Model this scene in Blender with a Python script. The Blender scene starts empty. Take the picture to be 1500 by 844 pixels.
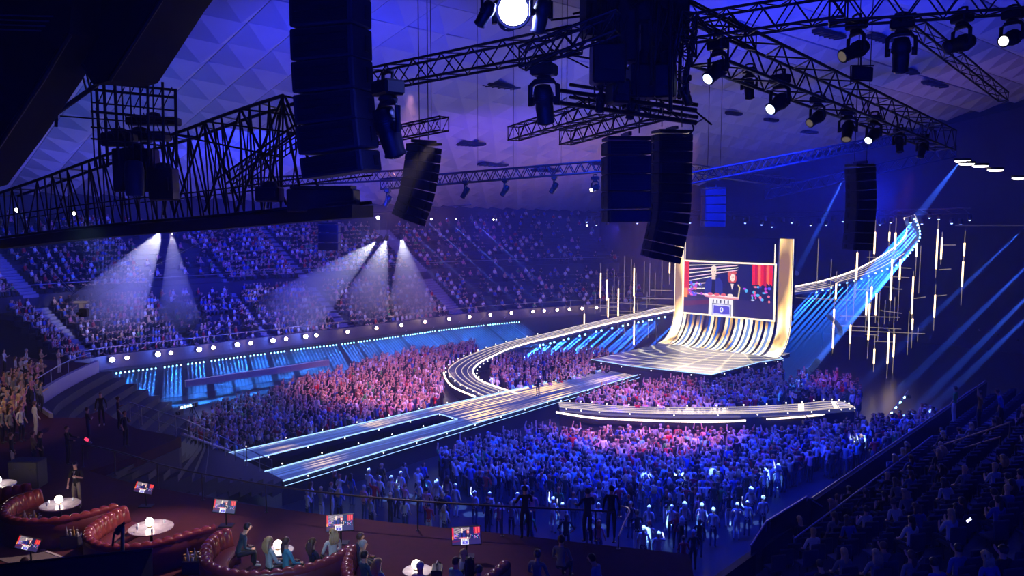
import bpy, bmesh, math, random
import numpy as np
from mathutils import Vector, Matrix, noise as mnoise

random.seed(7); RNG = np.random.default_rng(7)
scene = bpy.context.scene
COL = scene.collection
F = 1167.0; CAMZ = 17.0; PITCH = math.radians(5.48)

# ------------------------------------------------------------------ camera
cam = bpy.data.cameras.new('camera'); camo = bpy.data.objects.new('camera', cam); COL.objects.link(camo)
camo.location = (0, 0, CAMZ); camo.rotation_euler = (math.radians(90) - PITCH, 0, 0)
cam.sensor_width = 36; cam.lens = F / 1500 * 36; cam.clip_start = .1; cam.clip_end = 600
scene.camera = camo
# ------------------------------------------------------------------ world and exposure
w = bpy.data.worlds.new('world'); scene.world = w; w.use_nodes = True
w.node_tree.nodes['Background'].inputs[0].default_value = (.02, .04, .25, 1)
w.node_tree.nodes['Background'].inputs[1].default_value = .02
vs_ = scene.view_settings
vs_.view_transform = 'Standard'; vs_.look = 'None'; vs_.gamma = 1; vs_.use_curve_mapping = False
vs_.exposure = 0.0
cy = scene.cycles
cy.max_bounces = 5; cy.diffuse_bounces = 2; cy.glossy_bounces = 2; cy.transmission_bounces = 2
cy.volume_bounces = 0; cy.transparent_max_bounces = 6; cy.use_denoising = True
cy.sample_clamp_indirect = 3; cy.caustics_reflective = False; cy.caustics_refractive = False

# ------------------------------------------------------------------ large lights
def unit_to(p, q):
    return (Vector(q) - Vector(p)).to_track_quat('-Z', 'Y').to_euler()
def area(p, q, size, power, col, spread=180, sy=None):
    l = bpy.data.lights.new('wash_fill_light', 'AREA'); l.energy = power; l.color = col; l.size = size
    l.spread = math.radians(spread)
    if sy: l.shape = 'RECTANGLE'; l.size_y = sy
    o = bpy.data.objects.new('wash_fill_light', l); o.location = p; o.rotation_euler = unit_to(p, q); COL.objects.link(o); return o
def spot(p, q, deg, power, col, blend=.5, soft=.15, parent=None):
    l = bpy.data.lights.new('spot_light', 'SPOT'); l.energy = power; l.color = col
    l.spot_size = math.radians(deg); l.spot_blend = blend; l.shadow_soft_size = soft
    o = bpy.data.objects.new('spot_light', l); COL.objects.link(o)
    o.rotation_euler = unit_to(p, q); o.location = p
    if parent is not None:
        o.parent = parent; o.location = Vector(p) - parent.location
    return o
BLUE = (.008, .024, 1); CYAN = (.05, .35, 1); WARM = (1, .62, .35); PINK = (1, .36, .36); VIOL = (.14, .08, 1); WHITE = (1, .92, .95)
def lights_setup():
    # blue wash on the ceiling, thrown up from the rig
    spot((6, 30, 17.5), (8, 44, 28), 125, 25000, BLUE, 1)
    spot((18, 40, 17), (26, 60, 29), 125, 36000, BLUE, 1)
    spot((-8, 42, 17.5), (-12, 60, 26), 120, 13000, BLUE, 1)
    spot((-26, 36, 15), (-40, 56, 24), 110, 12000, (.03, .12, 1), 1)
    spot((-2, 66, 15), (-4, 92, 21), 120, 9000, (.14, .05, 1), 1)
    # added blue fill from the camera side, lifting the near rig as haze would
    area((0, 3, 15), (2, 18, 21), 5, 500, BLUE, 150)
    area((14, 3, 15), (14, 18, 21), 4, 260, BLUE, 150)
    # stage light grazing the far ceiling
    spot((20, 84, 6), (0, 94, 21), 100, 4000, (1, .34, .6), 1)
    spot((-30, 66, 7.2), (-42, 76, 20), 110, 4500, (.1, .1, 1), 1)
    spot((36, 72, 14), (44, 80, 27), 80, 900, (1, .4, .2), 1)
    spot((14, 104, 15), (-4, 84, 6), 90, 11000, (.12, .05, 1), 1)  # added violet spot aimed down through the haze to tint it
    # blue wash over floor, crowd and bowl
    area((0, 60, 23), (-4, 68, 0), 12, 4500, BLUE, 150)
    area((16, 46, 22), (14, 52, 0), 8, 6000, BLUE, 130)
    area((-20, 70, 20), (-36, 90, 8), 10, 5000, BLUE, 140)
    area((34, 62, 20), (34, 70, 0), 8, 900, BLUE, 130)
    area((22, 32, 20), (22, 28, 7), 5, 500, BLUE, 120)
    area((2, 39, 24), (7, 49, 1), 4, 5200, (.012, .05, 1), 110)
    # pink wash on the two blocks of standing crowd
    spot((8, 40, 24), (9.5, 57, 1.5), 34, 60000, PINK, .9)
    spot((-6, 48, 24), (-9, 69, 1.5), 44, 60000, PINK, .9)
    spot((12, 52, 22), (10, 73, 1), 36, 26000, PINK, .9)
    spot((28, 56, 20), (31, 74, 1), 30, 9000, (1, .15, .3), .9)
    # light spilling from the LED wall and screen
    area((18, 80, 8), (-6, 52, 0), 8, 900, (1, .85, .7), 120)
    # the lounge: a warm white, a cool white and a faint magenta
    spot((-16, 36, 19), (-9.5, 25.5, 6.6), 34, 2600, (1, .7, .6), .8)
    spot((-3, 33, 20), (-12.2, 25.4, 6.8), 26, 15000, (1, .66, .56), .8)
    spot((-6, 33, 18), (-4.5, 24.5, 6.6), 44, 4200, (.9, .8, .9), .8)
    spot((-5, 9, 17), (-6.5, 25, 7), 24, 3800, (.5, .78, 1), .8)
    spot((-22, 30, 17), (-28, 42, 7), 60, 2500, (1, .7, .55), .9)
    area((-8, 24, 15), (-10, 30, 6), 5, 60, (.75, .1, .55), 150)
# ------------------------------------------------------------------ pixels to world
CP, SP = math.cos(PITCH), math.sin(PITCH)
def ray(px, py):
    x = (px - 750) / F; u = (422 - py) / F
    return Vector((x, CP + u * SP, -SP + u * CP))
def PZ(px, py, z):
    r = ray(px, py); t = (z - CAMZ) / r.z; return Vector((0, 0, CAMZ)) + r * t
def PD(px, py, D):
    r = ray(px, py); return Vector((0, 0, CAMZ)) + r * (D / r.y)
def toPX(p):
    p = Vector(p) - Vector((0, 0, CAMZ)); fw = p.y * CP - p.z * SP; up = p.y * SP + p.z * CP
    return 750 + F * p.x / fw, 422 - F * up / fw
U = Vector((.70, .714, 0)); V = Vector((.714, -.70, 0))      # towards the stage; across it, to the right
# ------------------------------------------------------------------ materials
MATS = {}
def pm(name, col, rough=.6, metal=0., emit=None, es=1., bump=0., var=0., scale=8., alpha=None):
    if name in MATS: return MATS[name]
    m = bpy.data.materials.new(name); m.use_nodes = True; t = m.node_tree; b = t.nodes['Principled BSDF']
    b.inputs['Base Color'].default_value = (*col, 1); b.inputs['Roughness'].default_value = rough; b.inputs['Metallic'].default_value = metal
    m.cycles.emission_sampling = 'NONE'
    if emit: b.inputs['Emission Color'].default_value = (*emit, 1); b.inputs['Emission Strength'].default_value = es
    if var or bump:
        tc = t.nodes.new('ShaderNodeTexCoord'); n = t.nodes.new('ShaderNodeTexNoise'); n.inputs['Scale'].default_value = scale; n.inputs['Detail'].default_value = 3
        t.links.new(tc.outputs['Object'], n.inputs['Vector'])
        if var:
            r = t.nodes.new('ShaderNodeMixRGB'); r.inputs[1].default_value = (*[c * (1 - var) for c in col], 1); r.inputs[2].default_value = (*[min(1, c * (1 + var)) for c in col], 1)
            t.links.new(n.outputs[0], r.inputs[0]); t.links.new(r.outputs[0], b.inputs['Base Color'])
        if bump:
            bu = t.nodes.new('ShaderNodeBump'); bu.inputs['Strength'].default_value = bump; bu.inputs['Distance'].default_value = .02
            t.links.new(n.outputs[0], bu.inputs['Height']); t.links.new(bu.outputs[0], b.inputs['Normal'])
    MATS[name] = m; return m
def objcol(name, rough=.75, k=1.):
    """base colour from the object's own colour, with a little weave"""
    if name in MATS: return MATS[name]
    m = bpy.data.materials.new(name); m.use_nodes = True; t = m.node_tree; b = t.nodes['Principled BSDF']
    oi = t.nodes.new('ShaderNodeObjectInfo'); n = t.nodes.new('ShaderNodeTexNoise'); n.inputs['Scale'].default_value = 30
    tc = t.nodes.new('ShaderNodeTexCoord'); t.links.new(tc.outputs['Object'], n.inputs['Vector'])
    mx = t.nodes.new('ShaderNodeMixRGB'); mx.blend_type = 'MULTIPLY'; mx.inputs[0].default_value = .35
    t.links.new(oi.outputs['Color'], mx.inputs[1]); t.links.new(n.outputs[0], mx.inputs[2]); t.links.new(mx.outputs[0], b.inputs['Base Color'])
    b.inputs['Roughness'].default_value = rough
    MATS[name] = m; return m
def attrmat(name, rough=.7, emit=0.):
    if name in MATS: return MATS[name]
    m = bpy.data.materials.new(name); m.use_nodes = True; t = m.node_tree; b = t.nodes['Principled BSDF']
    a = t.nodes.new('ShaderNodeVertexColor'); a.layer_name = 'Col'
    b.inputs['Roughness'].default_value = rough
    m.cycles.emission_sampling = 'NONE'
    if emit:
        b.inputs['Base Color'].default_value = (.02, .02, .02, 1)
        t.links.new(a.outputs[0], b.inputs['Emission Color']); b.inputs['Emission Strength'].default_value = emit
    else: t.links.new(a.outputs[0], b.inputs['Base Color'])
    MATS[name] = m; return m
def hazemat(name, dens, aniso=0.):
    if name in MATS: return MATS[name]
    m = bpy.data.materials.new(name); m.use_nodes = True; t = m.node_tree; t.nodes.clear()
    o = t.nodes.new('ShaderNodeOutputMaterial'); v = t.nodes.new('ShaderNodeVolumeScatter')
    v.inputs['Density'].default_value = dens; v.inputs['Color'].default_value = (.7, .78, 1, 1); v.inputs['Anisotropy'].default_value = aniso  # scatter tinted blue, putting the blue stage light into neutral haze
    t.links.new(v.outputs[0], o.inputs['Volume']); m.cycles.homogeneous_volume = True
    MATS[name] = m; return m
def emat(name, col, s):
    return pm(name, (.02, .02, .02), .4, 0, col, s)
black = pm('black_paint', (.012, .012, .018), .45, .2, var=.3)
blackmetal = pm('truss_metal', (.03, .03, .04), .38, .7, var=.3, scale=20)
speaker_m = pm('speaker_cabinet', (.03, .032, .06), .6, 0, bump=.3, var=.3, scale=40)  # base lifted to navy, standing in for haze over black cabinets
steel = pm('steel', (.4, .4, .44), .28, .9, var=.15)
# ------------------------------------------------------------------ mesh builder
class MB:
    def __init__(s): s.v = []; s.f = []; s.mi = []; s.sm = []; s.col = []
    def add(s, vs, fs, mi=0, smooth=False, col=None):
        b = len(s.v); s.v += [tuple(v) for v in vs]; s.f += [tuple(b + i for i in f) for f in fs]
        s.mi += [mi] * len(fs); s.sm += [smooth] * len(fs); s.col += [col or (1, 1, 1)] * len(fs)
    def box(s, c, sz, M=None, mi=0):
        x, y, z = sz[0] / 2, sz[1] / 2, sz[2] / 2; M = M or Matrix(); c = Vector(c)
        vs = [M @ (c + Vector(k)) for k in ((-x, -y, -z), (x, -y, -z), (x, y, -z), (-x, y, -z), (-x, -y, z), (x, -y, z), (x, y, z), (-x, y, z))]
        s.add(vs, [(0, 3, 2, 1), (4, 5, 6, 7), (0, 1, 5, 4), (1, 2, 6, 5), (2, 3, 7, 6), (3, 0, 4, 7)], mi)
    def bbox(s, c, sz, bev=.04, M=None, mi=0):
        """box with chamfered edges"""
        bm = bmesh.new(); bmesh.ops.create_cube(bm, size=1)
        for v in bm.verts: v.co = Vector((v.co.x * sz[0], v.co.y * sz[1], v.co.z * sz[2])) + Vector(c)
        bmesh.ops.bevel(bm, geom=bm.edges[:], offset=bev, segments=1, affect='EDGES')
        bm.verts.index_update(); M = M or Matrix()
        s.add([M @ v.co for v in bm.verts], [[v.index for v in f.verts] for f in bm.faces], mi); bm.free()
    def tube(s, pts, r, n=6, mi=0, cap=True, smooth=True, rs=None):
        pts = [Vector(p) for p in pts]; k = len(pts); vs = []
        for i, p in enumerate(pts):
            d = (pts[min(i + 1, k - 1)] - pts[max(i - 1, 0)]); d = d.normalized() if d.length > 1e-9 else Vector((0, 0, 1))
            a = d.cross(Vector((0, 0, 1)) if abs(d.z) < .9 else Vector((1, 0, 0))).normalized(); b = d.cross(a)
            rr = rs[i] if rs else r
            for j in range(n):
                t = 2 * math.pi * j / n; vs.append(p + (a * math.cos(t) + b * math.sin(t)) * rr)
        fs = [(i * n + j, i * n + (j + 1) % n, (i + 1) * n + (j + 1) % n, (i + 1) * n + j) for i in range(k - 1) for j in range(n)]
        s.add(vs, fs, mi, smooth)
        if cap: s.add(vs[:n], [tuple(range(n))[::-1]], mi); s.add(vs[-n:], [tuple(range(n))], mi)
    def lathe(s, prof, n=16, M=None, mi=0, smooth=True, scx=1, scy=1):
        M = M or Matrix(); vs = []; k = len(prof)
        for r, z in prof:
            for j in range(n):
                t = 2 * math.pi * j / n; vs.append(M @ Vector((r * math.cos(t) * scx, r * math.sin(t) * scy, z)))
        fs = [(i * n + j, i * n + (j + 1) % n, (i + 1) * n + (j + 1) % n, (i + 1) * n + j) for i in range(k - 1) for j in range(n)]
        s.add(vs, fs, mi, smooth)
        if prof[0][0] > 1e-5: s.add(vs[:n], [tuple(range(n))[::-1]], mi)
        if prof[-1][0] > 1e-5: s.add(vs[-n:], [tuple(range(n))], mi)
    def strip(s, A, B, mi=0, smooth=False):
        k = len(A); s.add(list(A) + list(B), [(i, i + 1, k + i + 1, k + i) for i in range(k - 1)], mi, smooth)
    def prism(s, poly, z0, z1, mi=0):
        k = len(poly); vs = [(p[0], p[1], z0) for p in poly] + [(p[0], p[1], z1) for p in poly]
        s.add(vs, [tuple(range(k))[::-1], tuple(range(k, 2 * k))] + [(i, (i + 1) % k, k + (i + 1) % k, k + i) for i in range(k)], mi)
    def slab(s, A, B, th, mi=0):
        """closed band between two 3-D polylines, thickness th downwards"""
        k = len(A); A = [Vector(a) for a in A]; B = [Vector(b) for b in B]; dn = Vector((0, 0, -th))
        vs = A + B + [a + dn for a in A] + [b + dn for b in B]; fs = []
        for i in range(k - 1):
            fs += [(i, i + 1, k + i + 1, k + i), (2 * k + i, 3 * k + i, 3 * k + i + 1, 2 * k + i + 1), (i, 2 * k + i, 2 * k + i + 1, i + 1), (k + i, k + i + 1, 3 * k + i + 1, 3 * k + i)]
        fs += [(0, k, 3 * k, 2 * k), (k - 1, 3 * k - 1, 4 * k - 1, 2 * k - 1)]
        s.add(vs, fs, mi)
    def mesh(s, name, mats, off=(0, 0, 0)):
        me = bpy.data.meshes.new(name); o = Vector(off)
        me.from_pydata([Vector(v) - o for v in s.v], [], s.f)
        for m in (mats if isinstance(mats, (list, tuple)) else [mats]): me.materials.append(m)
        me.polygons.foreach_set('material_index', s.mi); me.polygons.foreach_set('use_smooth', s.sm)
        if any(c != (1, 1, 1) for c in s.col):
            a = me.color_attributes.new('Col', 'FLOAT_COLOR', 'CORNER'); arr = []
            for c, f in zip(s.col, s.f): arr += [c[0], c[1], c[2], 1.] * len(f)
            a.data.foreach_set('color', arr)
        me.update(); return me
    def build(s, name, mats, parent=None, worldspace=True):
        """link as one object; with a parent, vertices given in world space are made local to it"""
        off = wloc(parent) if (parent is not None and worldspace) else Vector()
        o = bpy.data.objects.new(name, s.mesh(name, mats, off)); COL.objects.link(o)
        if parent is not None: o.parent = parent
        return o
def wloc(o):
    p = Vector(o.location)
    while o.parent is not None: o = o.parent; p += Vector(o.location)
    return p
def tag(o, label=None, cat=None, group=None, kind=None):
    if label: o['label'] = label
    if cat: o['category'] = cat
    if group: o['group'] = group
    if kind: o['kind'] = kind
    return o
def thing(name, loc, label, cat, group=None, rz=0):
    o = bpy.data.objects.new(name, None); o.location = loc; o.rotation_euler = (0, 0, rz); o.empty_display_size = .2
    COL.objects.link(o); return tag(o, label, cat, group)
def link(name, me, parent=None, M=None):
    o = bpy.data.objects.new(name, me); COL.objects.link(o)
    if parent is not None: o.parent = parent
    if M is not None: o.matrix_basis = M
    return o
def struct(o): o['kind'] = 'structure'; return o
_rod = {}
def rod_mesh(mat, n=6):
    k = (mat.name, n)
    if k not in _rod:
        mb = MB(); mb.tube([(0, 0, 0), (0, 0, 1)], 1, n); _rod[k] = mb.mesh('rod', mat)
    return _rod[k]
def rod(name, p, q, r, parent, mat=None, n=6):
    """a round bar as its own object, sharing one mesh"""
    p = Vector(p); q = Vector(q); d = q - p
    M = Matrix.Translation(p - (wloc(parent) if parent else Vector())) @ d.to_track_quat('Z', 'Y').to_matrix().to_4x4() @ Matrix.Diagonal((r, r, d.length, 1))
    return link(name, rod_mesh(mat or blackmetal, n), parent, M)
def crm(pts, n):
    """smooth curve through points (Catmull-Rom), n samples"""
    P = [Vector(p) for p in pts]; k = len(P) - 1; out = []
    for i in range(n):
        t = i / (n - 1) * k; j = min(int(t), k - 1); t -= j
        a, b, c, d = P[max(j - 1, 0)], P[j], P[j + 1], P[min(j + 2, k)]
        out.append(.5 * ((2 * b) + (c - a) * t + (2 * a - 5 * b + 4 * c - d) * t * t + (3 * b - 3 * c + d - a) * t ** 3))
    return out
def shaft(p, q, r0, r1, mat, power, col, parent, n=10, spotlight=True, deg=None):
    """lit haze along a lamp's throw: closed cone of scattering haze plus the real narrow lamp that lights it"""
    p = Vector(p); q = Vector(q); mb = MB(); mb.tube([p, q], 0, n, rs=[r0, r1], smooth=True)
    o = mb.build('light_shaft', mat, parent)
    if spotlight:
        L = (q - p).length; back = (q - p).normalized() * .02
        spot(p + back, q, deg or (math.degrees(2 * math.atan(r1 / L)) * 1.35 + .3), power, col, .35, .04, parent)
    return o
ORD = ['first', 'second', 'third', 'fourth', 'fifth', 'sixth', 'seventh', 'eighth', 'ninth', 'tenth', 'eleventh', 'twelfth', 'thirteenth', 'fourteenth', 'fifteenth', 'sixteenth', 'seventeenth', 'eighteenth', 'nineteenth', 'twentieth', 'twenty first', 'twenty second', 'twenty third', 'twenty fourth', 'twenty fifth']
lights_setup()
# ------------------------------------------------------------------ the hall
floor_m = pm('floor_paint', (.02, .021, .035), .32, 0, var=.4, scale=.7, bump=.05)
mb = MB(); mb.box((0, 60, -.25), (170, 150, .5)); struct(mb.build('floor', floor_m))
wall_m = pm('dark_wall', (.035, .035, .06), .8, 0, var=.4, scale=.5)
WU = Vector((.765, .644, 0)); WN = Vector((.644, -.765, 0))     # along the far left wall, and into the hall
W0 = Vector((-52, 82.7, 0))
def cz(p):
    d = (Vector(p) - W0).dot(WN); s = (Vector(p) - W0).dot(WU); return 19.1 - .021 * s + .19 * d
wa = W0 - WU * 40; wb = W0 + WU * 88
def wallbox(name, a, b, z0, z1, nrm):
    mb = MB(); n = Vector(nrm) * .4
    mb.prism([a, b, b + n, a + n], z0, z1); return struct(mb.build(name, wall_m))
wallbox('wall_left', wa, wb, 0, 19.3, -WN)
back = Vector((.715, -.70, 0))
wc = wb + back * 100
mb = MB(); n_ = Vector((.7, .715, 0)) * .4
vs = [wb, wc, wc + n_, wb + n_]
mb.add([v for v in vs] + [v + Vector((0, 0, cz(v) + .3)) for v in vs], [(0, 1, 2, 3), (4, 5, 6, 7), (0, 1, 5, 4), (1, 2, 6, 5), (2, 3, 7, 6), (3, 0, 4, 7)])
struct(mb.build('wall_back', wall_m))
wd = wc - U * 75
mb = MB(); n_ = V * .4; vs = [wc, wd, wd + n_, wc + n_]
mb.add([v for v in vs] + [v + Vector((0, 0, 36)) for v in vs], [(0, 1, 2, 3), (4, 5, 6, 7), (0, 1, 5, 4), (1, 2, 6, 5), (2, 3, 7, 6), (3, 0, 4, 7)])
struct(mb.build('wall_right', wall_m))
# --- ceiling: rows of folded panels, each a shallow skewed pyramid
ceil_m = pm('ceiling_panel_white', (.62, .62, .66), .55, 0, var=.12, scale=.6)
seam_m = pm('ceiling_seam', (.05, .05, .07), .8)
mb = MB(); P0 = [W0 + WU * s + WN * d for s, d in ((-40, -.3), (88.5, -.3), (88.5, 112), (-40, 112))]
vs = [p + Vector((0, 0, cz(p) + .12)) for p in P0]
mb.add(vs + [v + Vector((0, 0, .4)) for v in vs], [(0, 1, 2, 3), (7, 6, 5, 4), (0, 4, 5, 1), (1, 5, 6, 2), (2, 6, 7, 3), (3, 7, 4, 0)])
ceil = struct(mb.build('ceiling', seam_m))
CU, CN = 3.0, 3.5
def panel_geo(m, s, d, g=.03):
    gn = .16 if round(d / CN) % 3 == 0 else .05
    c = [W0 + WU * a + WN * b for a, b in ((s + g, d + gn), (s + CU - g, d + gn), (s + CU - g, d + CN - g), (s + g, d + CN - g))]
    c = [p + Vector((0, 0, cz(p))) for p in c]
    ap = W0 + WU * (s + CU * .72) + WN * (d + CN * .34); ap = ap + Vector((0, 0, cz(ap) - .6))
    return c, ap
cells = []
for i in range(-13, 30):
    for j in range(0, 29):
        s = i * CU; d = j * CN; ctr = W0 + WU * (s + CU / 2) + WN * (d + CN / 2)
        if s > 86 or ctr.y < 8: continue
        z = cz(ctr); x, y = toPX((ctr.x, ctr.y, z))
        if -120 < x < 1620 and y > -90: cells.append((ctr.length, s, d))
cells.sort()
far = MB()
for k, (_, s, d) in enumerate(cells):
    c, ap = panel_geo(None, s, d); m = far if k >= 300 else MB()
    base = [p + Vector((0, 0, .1)) for p in c]
    m.add(c + [ap] + base, [(0, 4, 1), (1, 4, 2), (2, 4, 3), (3, 4, 0), (0, 1, 6, 5), (1, 2, 7, 6), (2, 3, 8, 7), (3, 0, 5, 8)])
    if k < 300: m.build('ceiling_panel', ceil_m, ceil)
o = far.build('ceiling_panel', ceil_m, ceil); o['kind'] = 'stuff'
# vents in the ceiling
vent_m = pm('vent_black', (.01, .01, .02), .7)
for px, py, sw, sd in ((735, 118, 3.2, .9), (1075, 160, 2.2, .6), (1130, 170, 2, .6), (1215, 42, 3.6, .8), (1330, 97, 3.6, .9), (1370, 117, 4.6, .7), (1185, 188, 3, .7), (1322, 228, 3, .6), (690, 205, 2.4, 2), (880, 235, 3, 1.2), (1290, 48, 3, .8), (722, 236, 3.4, 1.6), (800, 245, 4, 1.2)):
    # intersect ray with the ceiling plane
    r = ray(px, py); lo, hi = 10., 140.
    for _ in range(40):
        mid = (lo + hi) / 2; p = Vector((0, 0, CAMZ)) + r * (mid / r.y)
        if p.z > cz((p.x, p.y, 0)): hi = mid
        else: lo = mid
    p = Vector((0, 0, CAMZ)) + r * (lo / r.y)
    m = MB(); M = Matrix.Translation(p + Vector((0, 0, -.4))) @ Matrix.Rotation(math.atan2(WU.y, WU.x), 4, 'Z')
    m.box((0, 0, 0), (sw, sd, .25), M)
    for q in range(5): m.box((-sw / 2 + (q + .5) * sw / 5, 0, -.16), (.06, sd, .08), M)
    m.build('ceiling_vent', vent_m, ceil)
# ------------------------------------------------------------------ far left bowl
FZ = 4.2
FAS = crm([PZ(x, y, FZ) for x, y in ((110, 536), (161, 527), (229, 519), (289, 512), (345, 505), (397, 499), (445, 493), (500, 487), (581, 477), (651, 468), (743, 459), (868, 451), (960, 446))], 60)
FAS = [Vector((p.x, p.y, FZ)) for p in FAS]
def outn(i):
    d = FAS[min(i + 1, 59)] - FAS[max(i - 1, 0)]; n = Vector((-d.y, d.x, 0)).normalized(); return n
def fas_pt(t, off, z):
    t = max(0, min(.9999, t)) * 59; i = int(t); p = FAS[i].lerp(FAS[i + 1], t - i); n = outn(i).lerp(outn(i + 1), t - i)
    q = p + n * off; return Vector((q.x, q.y, z))
NT = 60
def tline(off, z): return [fas_pt(i / (NT - 1), off, z) for i in range(NT)]
tier_m = pm('tier_concrete', (.035, .035, .07), .75, 0, var=.3, scale=.6)
fas_m = pm('fascia', (.05, .05, .09), .5, 0, var=.3)
mb = MB()
mb.slab(tline(0, FZ + .4), tline(.35, FZ + .4), 1.3); fascia = struct(mb.build('trim_1', fas_m))
mb = MB(); ROWS = 23
def rowz(k): return FZ - .2 + .5 * k + (.9 if k >= 9 else 0)
def rowo(k): return .4 + .92 * k + (1.2 if k >= 9 else 0)
for k in range(ROWS): mb.slab(tline(rowo(k), rowz(k)), tline(rowo(k + 1) + .02, rowz(k)), .5 if k != 9 else 1.4)
struct(mb.build('trim_2', tier_m))
# aisles: narrow stairs climbing the bowl
aisle_m = pm('aisle_step', (.25, .26, .36), .6)
for t0 in (.06, .235, .42, .60, .78):
    mb = MB()
    for k in range(ROWS):
        for h in (0, .46):
            a0 = fas_pt(t0 - .008, rowo(k) + h, 0); a1 = fas_pt(t0 + .008, rowo(k) + h, 0); b0 = fas_pt(t0 - .008, rowo(k) + h + .46, 0); b1 = fas_pt(t0 + .008, rowo(k) + h + .46, 0)
            z = rowz(k) + .06 + h * .5; mb.prism([a0, a1, b1, b0], z - .3, z)
    struct(mb.build('trim_3', aisle_m))
# dark wall and two steps under the fascia, with its ledge
mb = MB(); mb.slab(tline(-.0, FZ - .8), tline(.3, FZ - .8), FZ - .85)
struct(mb.build('trim_4', pm('lower_stand', (.02, .022, .04), .6, 0, var=.4, scale=.8)))
mb = MB(); a = [fas_pt(.2 + .33 * i / 20, -2.6, 2.0) for i in range(21)]; b = [fas_pt(.2 + .33 * i / 20, -2.9, 2.0) for i in range(21)]
mb.slab(b, a, .6); o = mb.build('ledge_wall', pm('ledge', (.3, .24, .22), .6, var=.3)); struct(o); o.name = 'trim_5'
# front rail of the upper part of the bowl
mb = MB(); mb.tube(tline(rowo(9) + .1, rowz(9) + .9), .03, 5); mb.tube(tline(.1, FZ + 1.1), .03, 5); struct(mb.build('trim_6', steel))
# ------------------------------------------------------------------ the near platform (red carpet lounge) and its left arm
LZ = 6.0
edge_px = [(1010, 812), (870, 797), (720, 780), (570, 765), (443, 750), (335, 735), (248, 718), (182, 705), (130, 690)]
edge = [PZ(x, y, LZ) for x, y in edge_px]
arm_px = [(200, 668), (265, 640), (200, 628), (165, 612), (150, 600), (120, 612), (72, 612), (56, 600), (46, 590), (60, 575), (100, 552), (140, 533)]
arm = [PZ(x, y, LZ) for x, y in arm_px]
outer = edge + arm
poly = [(p.x, p.y) for p in outer] + [(-44, 62), (-60, 40), (-60, 10), (4, 10), (4.5, 16)]
carpet = pm('red_carpet', (.055, .004, .018), .95, 0, var=.35, scale=3, bump=.3)
mb = MB(); mb.prism(poly[::-1], LZ - .5, LZ)
from mathutils.geometry import tessellate_polygon
tris = [list(t) for t in tessellate_polygon([[Vector((p[0], p[1], 0)) for p in poly]])]
tris = [t if (Vector(poly[t[1]]) - Vector(poly[t[0]])).cross(Vector(poly[t[2]]) - Vector(poly[t[0]])) > 0 else t[::-1] for t in tris]
m2 = MB(); k = len(poly); vsx = [(p[0], p[1], LZ) for p in poly] + [(p[0], p[1], LZ - .5) for p in poly]
m2.add(vsx, tris); m2.add(vsx, [[i + k for i in t[::-1]] for t in tris]); m2.add(vsx, [(i, (i + 1) % k, k + (i + 1) % k, k + i) for i in range(k)])
struct(m2.build('floor_1', carpet))
# wall under the platform edge
m = MB(); A = [Vector((p.x, p.y, LZ - .5)) for p in edge + arm[:2]]; n2 = [Vector((p.x, p.y - .3, LZ - .5)) for p in edge + arm[:2]]
m.slab(A, n2, 5.4); struct(m.build('wall_front', wall_m))
# pale kerb of the left arm
kerb_m = pm('kerb_lilac', (.35, .33, .5), .5, var=.1)
ka = crm([Vector(p) for p in arm[6:]], 24); kb = [p + Vector((.28, -.1, 0)) for p in ka]
m = MB(); m.slab([p + Vector((0, 0, .25)) for p in ka], [p + Vector((0, 0, .25)) for p in kb], 1.0); struct(m.build('trim_7', kerb_m))
# dark stepped stand below the left arm
m = MB()
for q in range(9):
    off = Vector((.75 * q, .22 * q, 0)); A = [p + off + Vector((.3, 0, -.6 - .5 * q)) for p in ka]; B = [p + off + Vector((1.1, .22, -.6 - .5 * q)) for p in ka]
    m.slab(A, B, .6)
struct(m.build('trim_8', pm('arm_step', (.02, .022, .04), .7, 0, var=.3)))
# broad stairs falling from the platform edge to the runway
sm = pm('stair_dark', (.01, .012, .03), .5, 0, var=.3, scale=2)
e0 = PZ(560, 764, LZ); e1 = PZ(150, 696, LZ); dd = (e1 - e0).normalized(); nn = Vector((-dd.y, dd.x, 0));
if nn.y < 0: nn = -nn
m = MB()
for q in range(12):
    z = LZ - .38 * (q + 1); a = e0 + nn * (.42 * q + .05); b = e1 + nn * (.42 * q + .05) ; c = e1 + nn * (.42 * (q + 1) + .05); d = e0 + nn * (.42 * (q + 1) + .05)
    m.prism([d, c, b, a], z - .4, z)
struct(m.build('trim_9', sm))
# side ramp between the carpet's end and the runway
e_a, e_b, r_a, r_b = PZ(265, 640, LZ), PZ(140, 693, LZ), PZ(336, 665, 1.5), PZ(413, 705, 1.5)
for q in range(14):
    f0, f1 = q / 14, (q + 1) / 14; z = LZ - (LZ - 1.55) * (q + 1) / 14; m = MB()
    c4 = [e_a.lerp(r_a, f0), e_b.lerp(r_b, f0), e_b.lerp(r_b, f1 + .01), e_a.lerp(r_a, f1 + .01)]; m.prism([(p.x, p.y) for p in c4], max(0, z - .7), z); struct(m.build('trim_10', sm))
m = MB(); m.tube([e_a + Vector((0, .15, .1)), r_a + Vector((0, .15, .15))], .08, 6); struct(m.build('trim_11', kerb_m))
# thin haze filling the hall
m = MB(); m.box((0, 62, 22), (200, 170, 60)); hz = m.build('hall_haze', hazemat('hall_haze', .0016, .0)); tag(hz, 'thin haze, tinted blue, hanging in the whole hall', 'haze', None, 'stuff')
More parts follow.
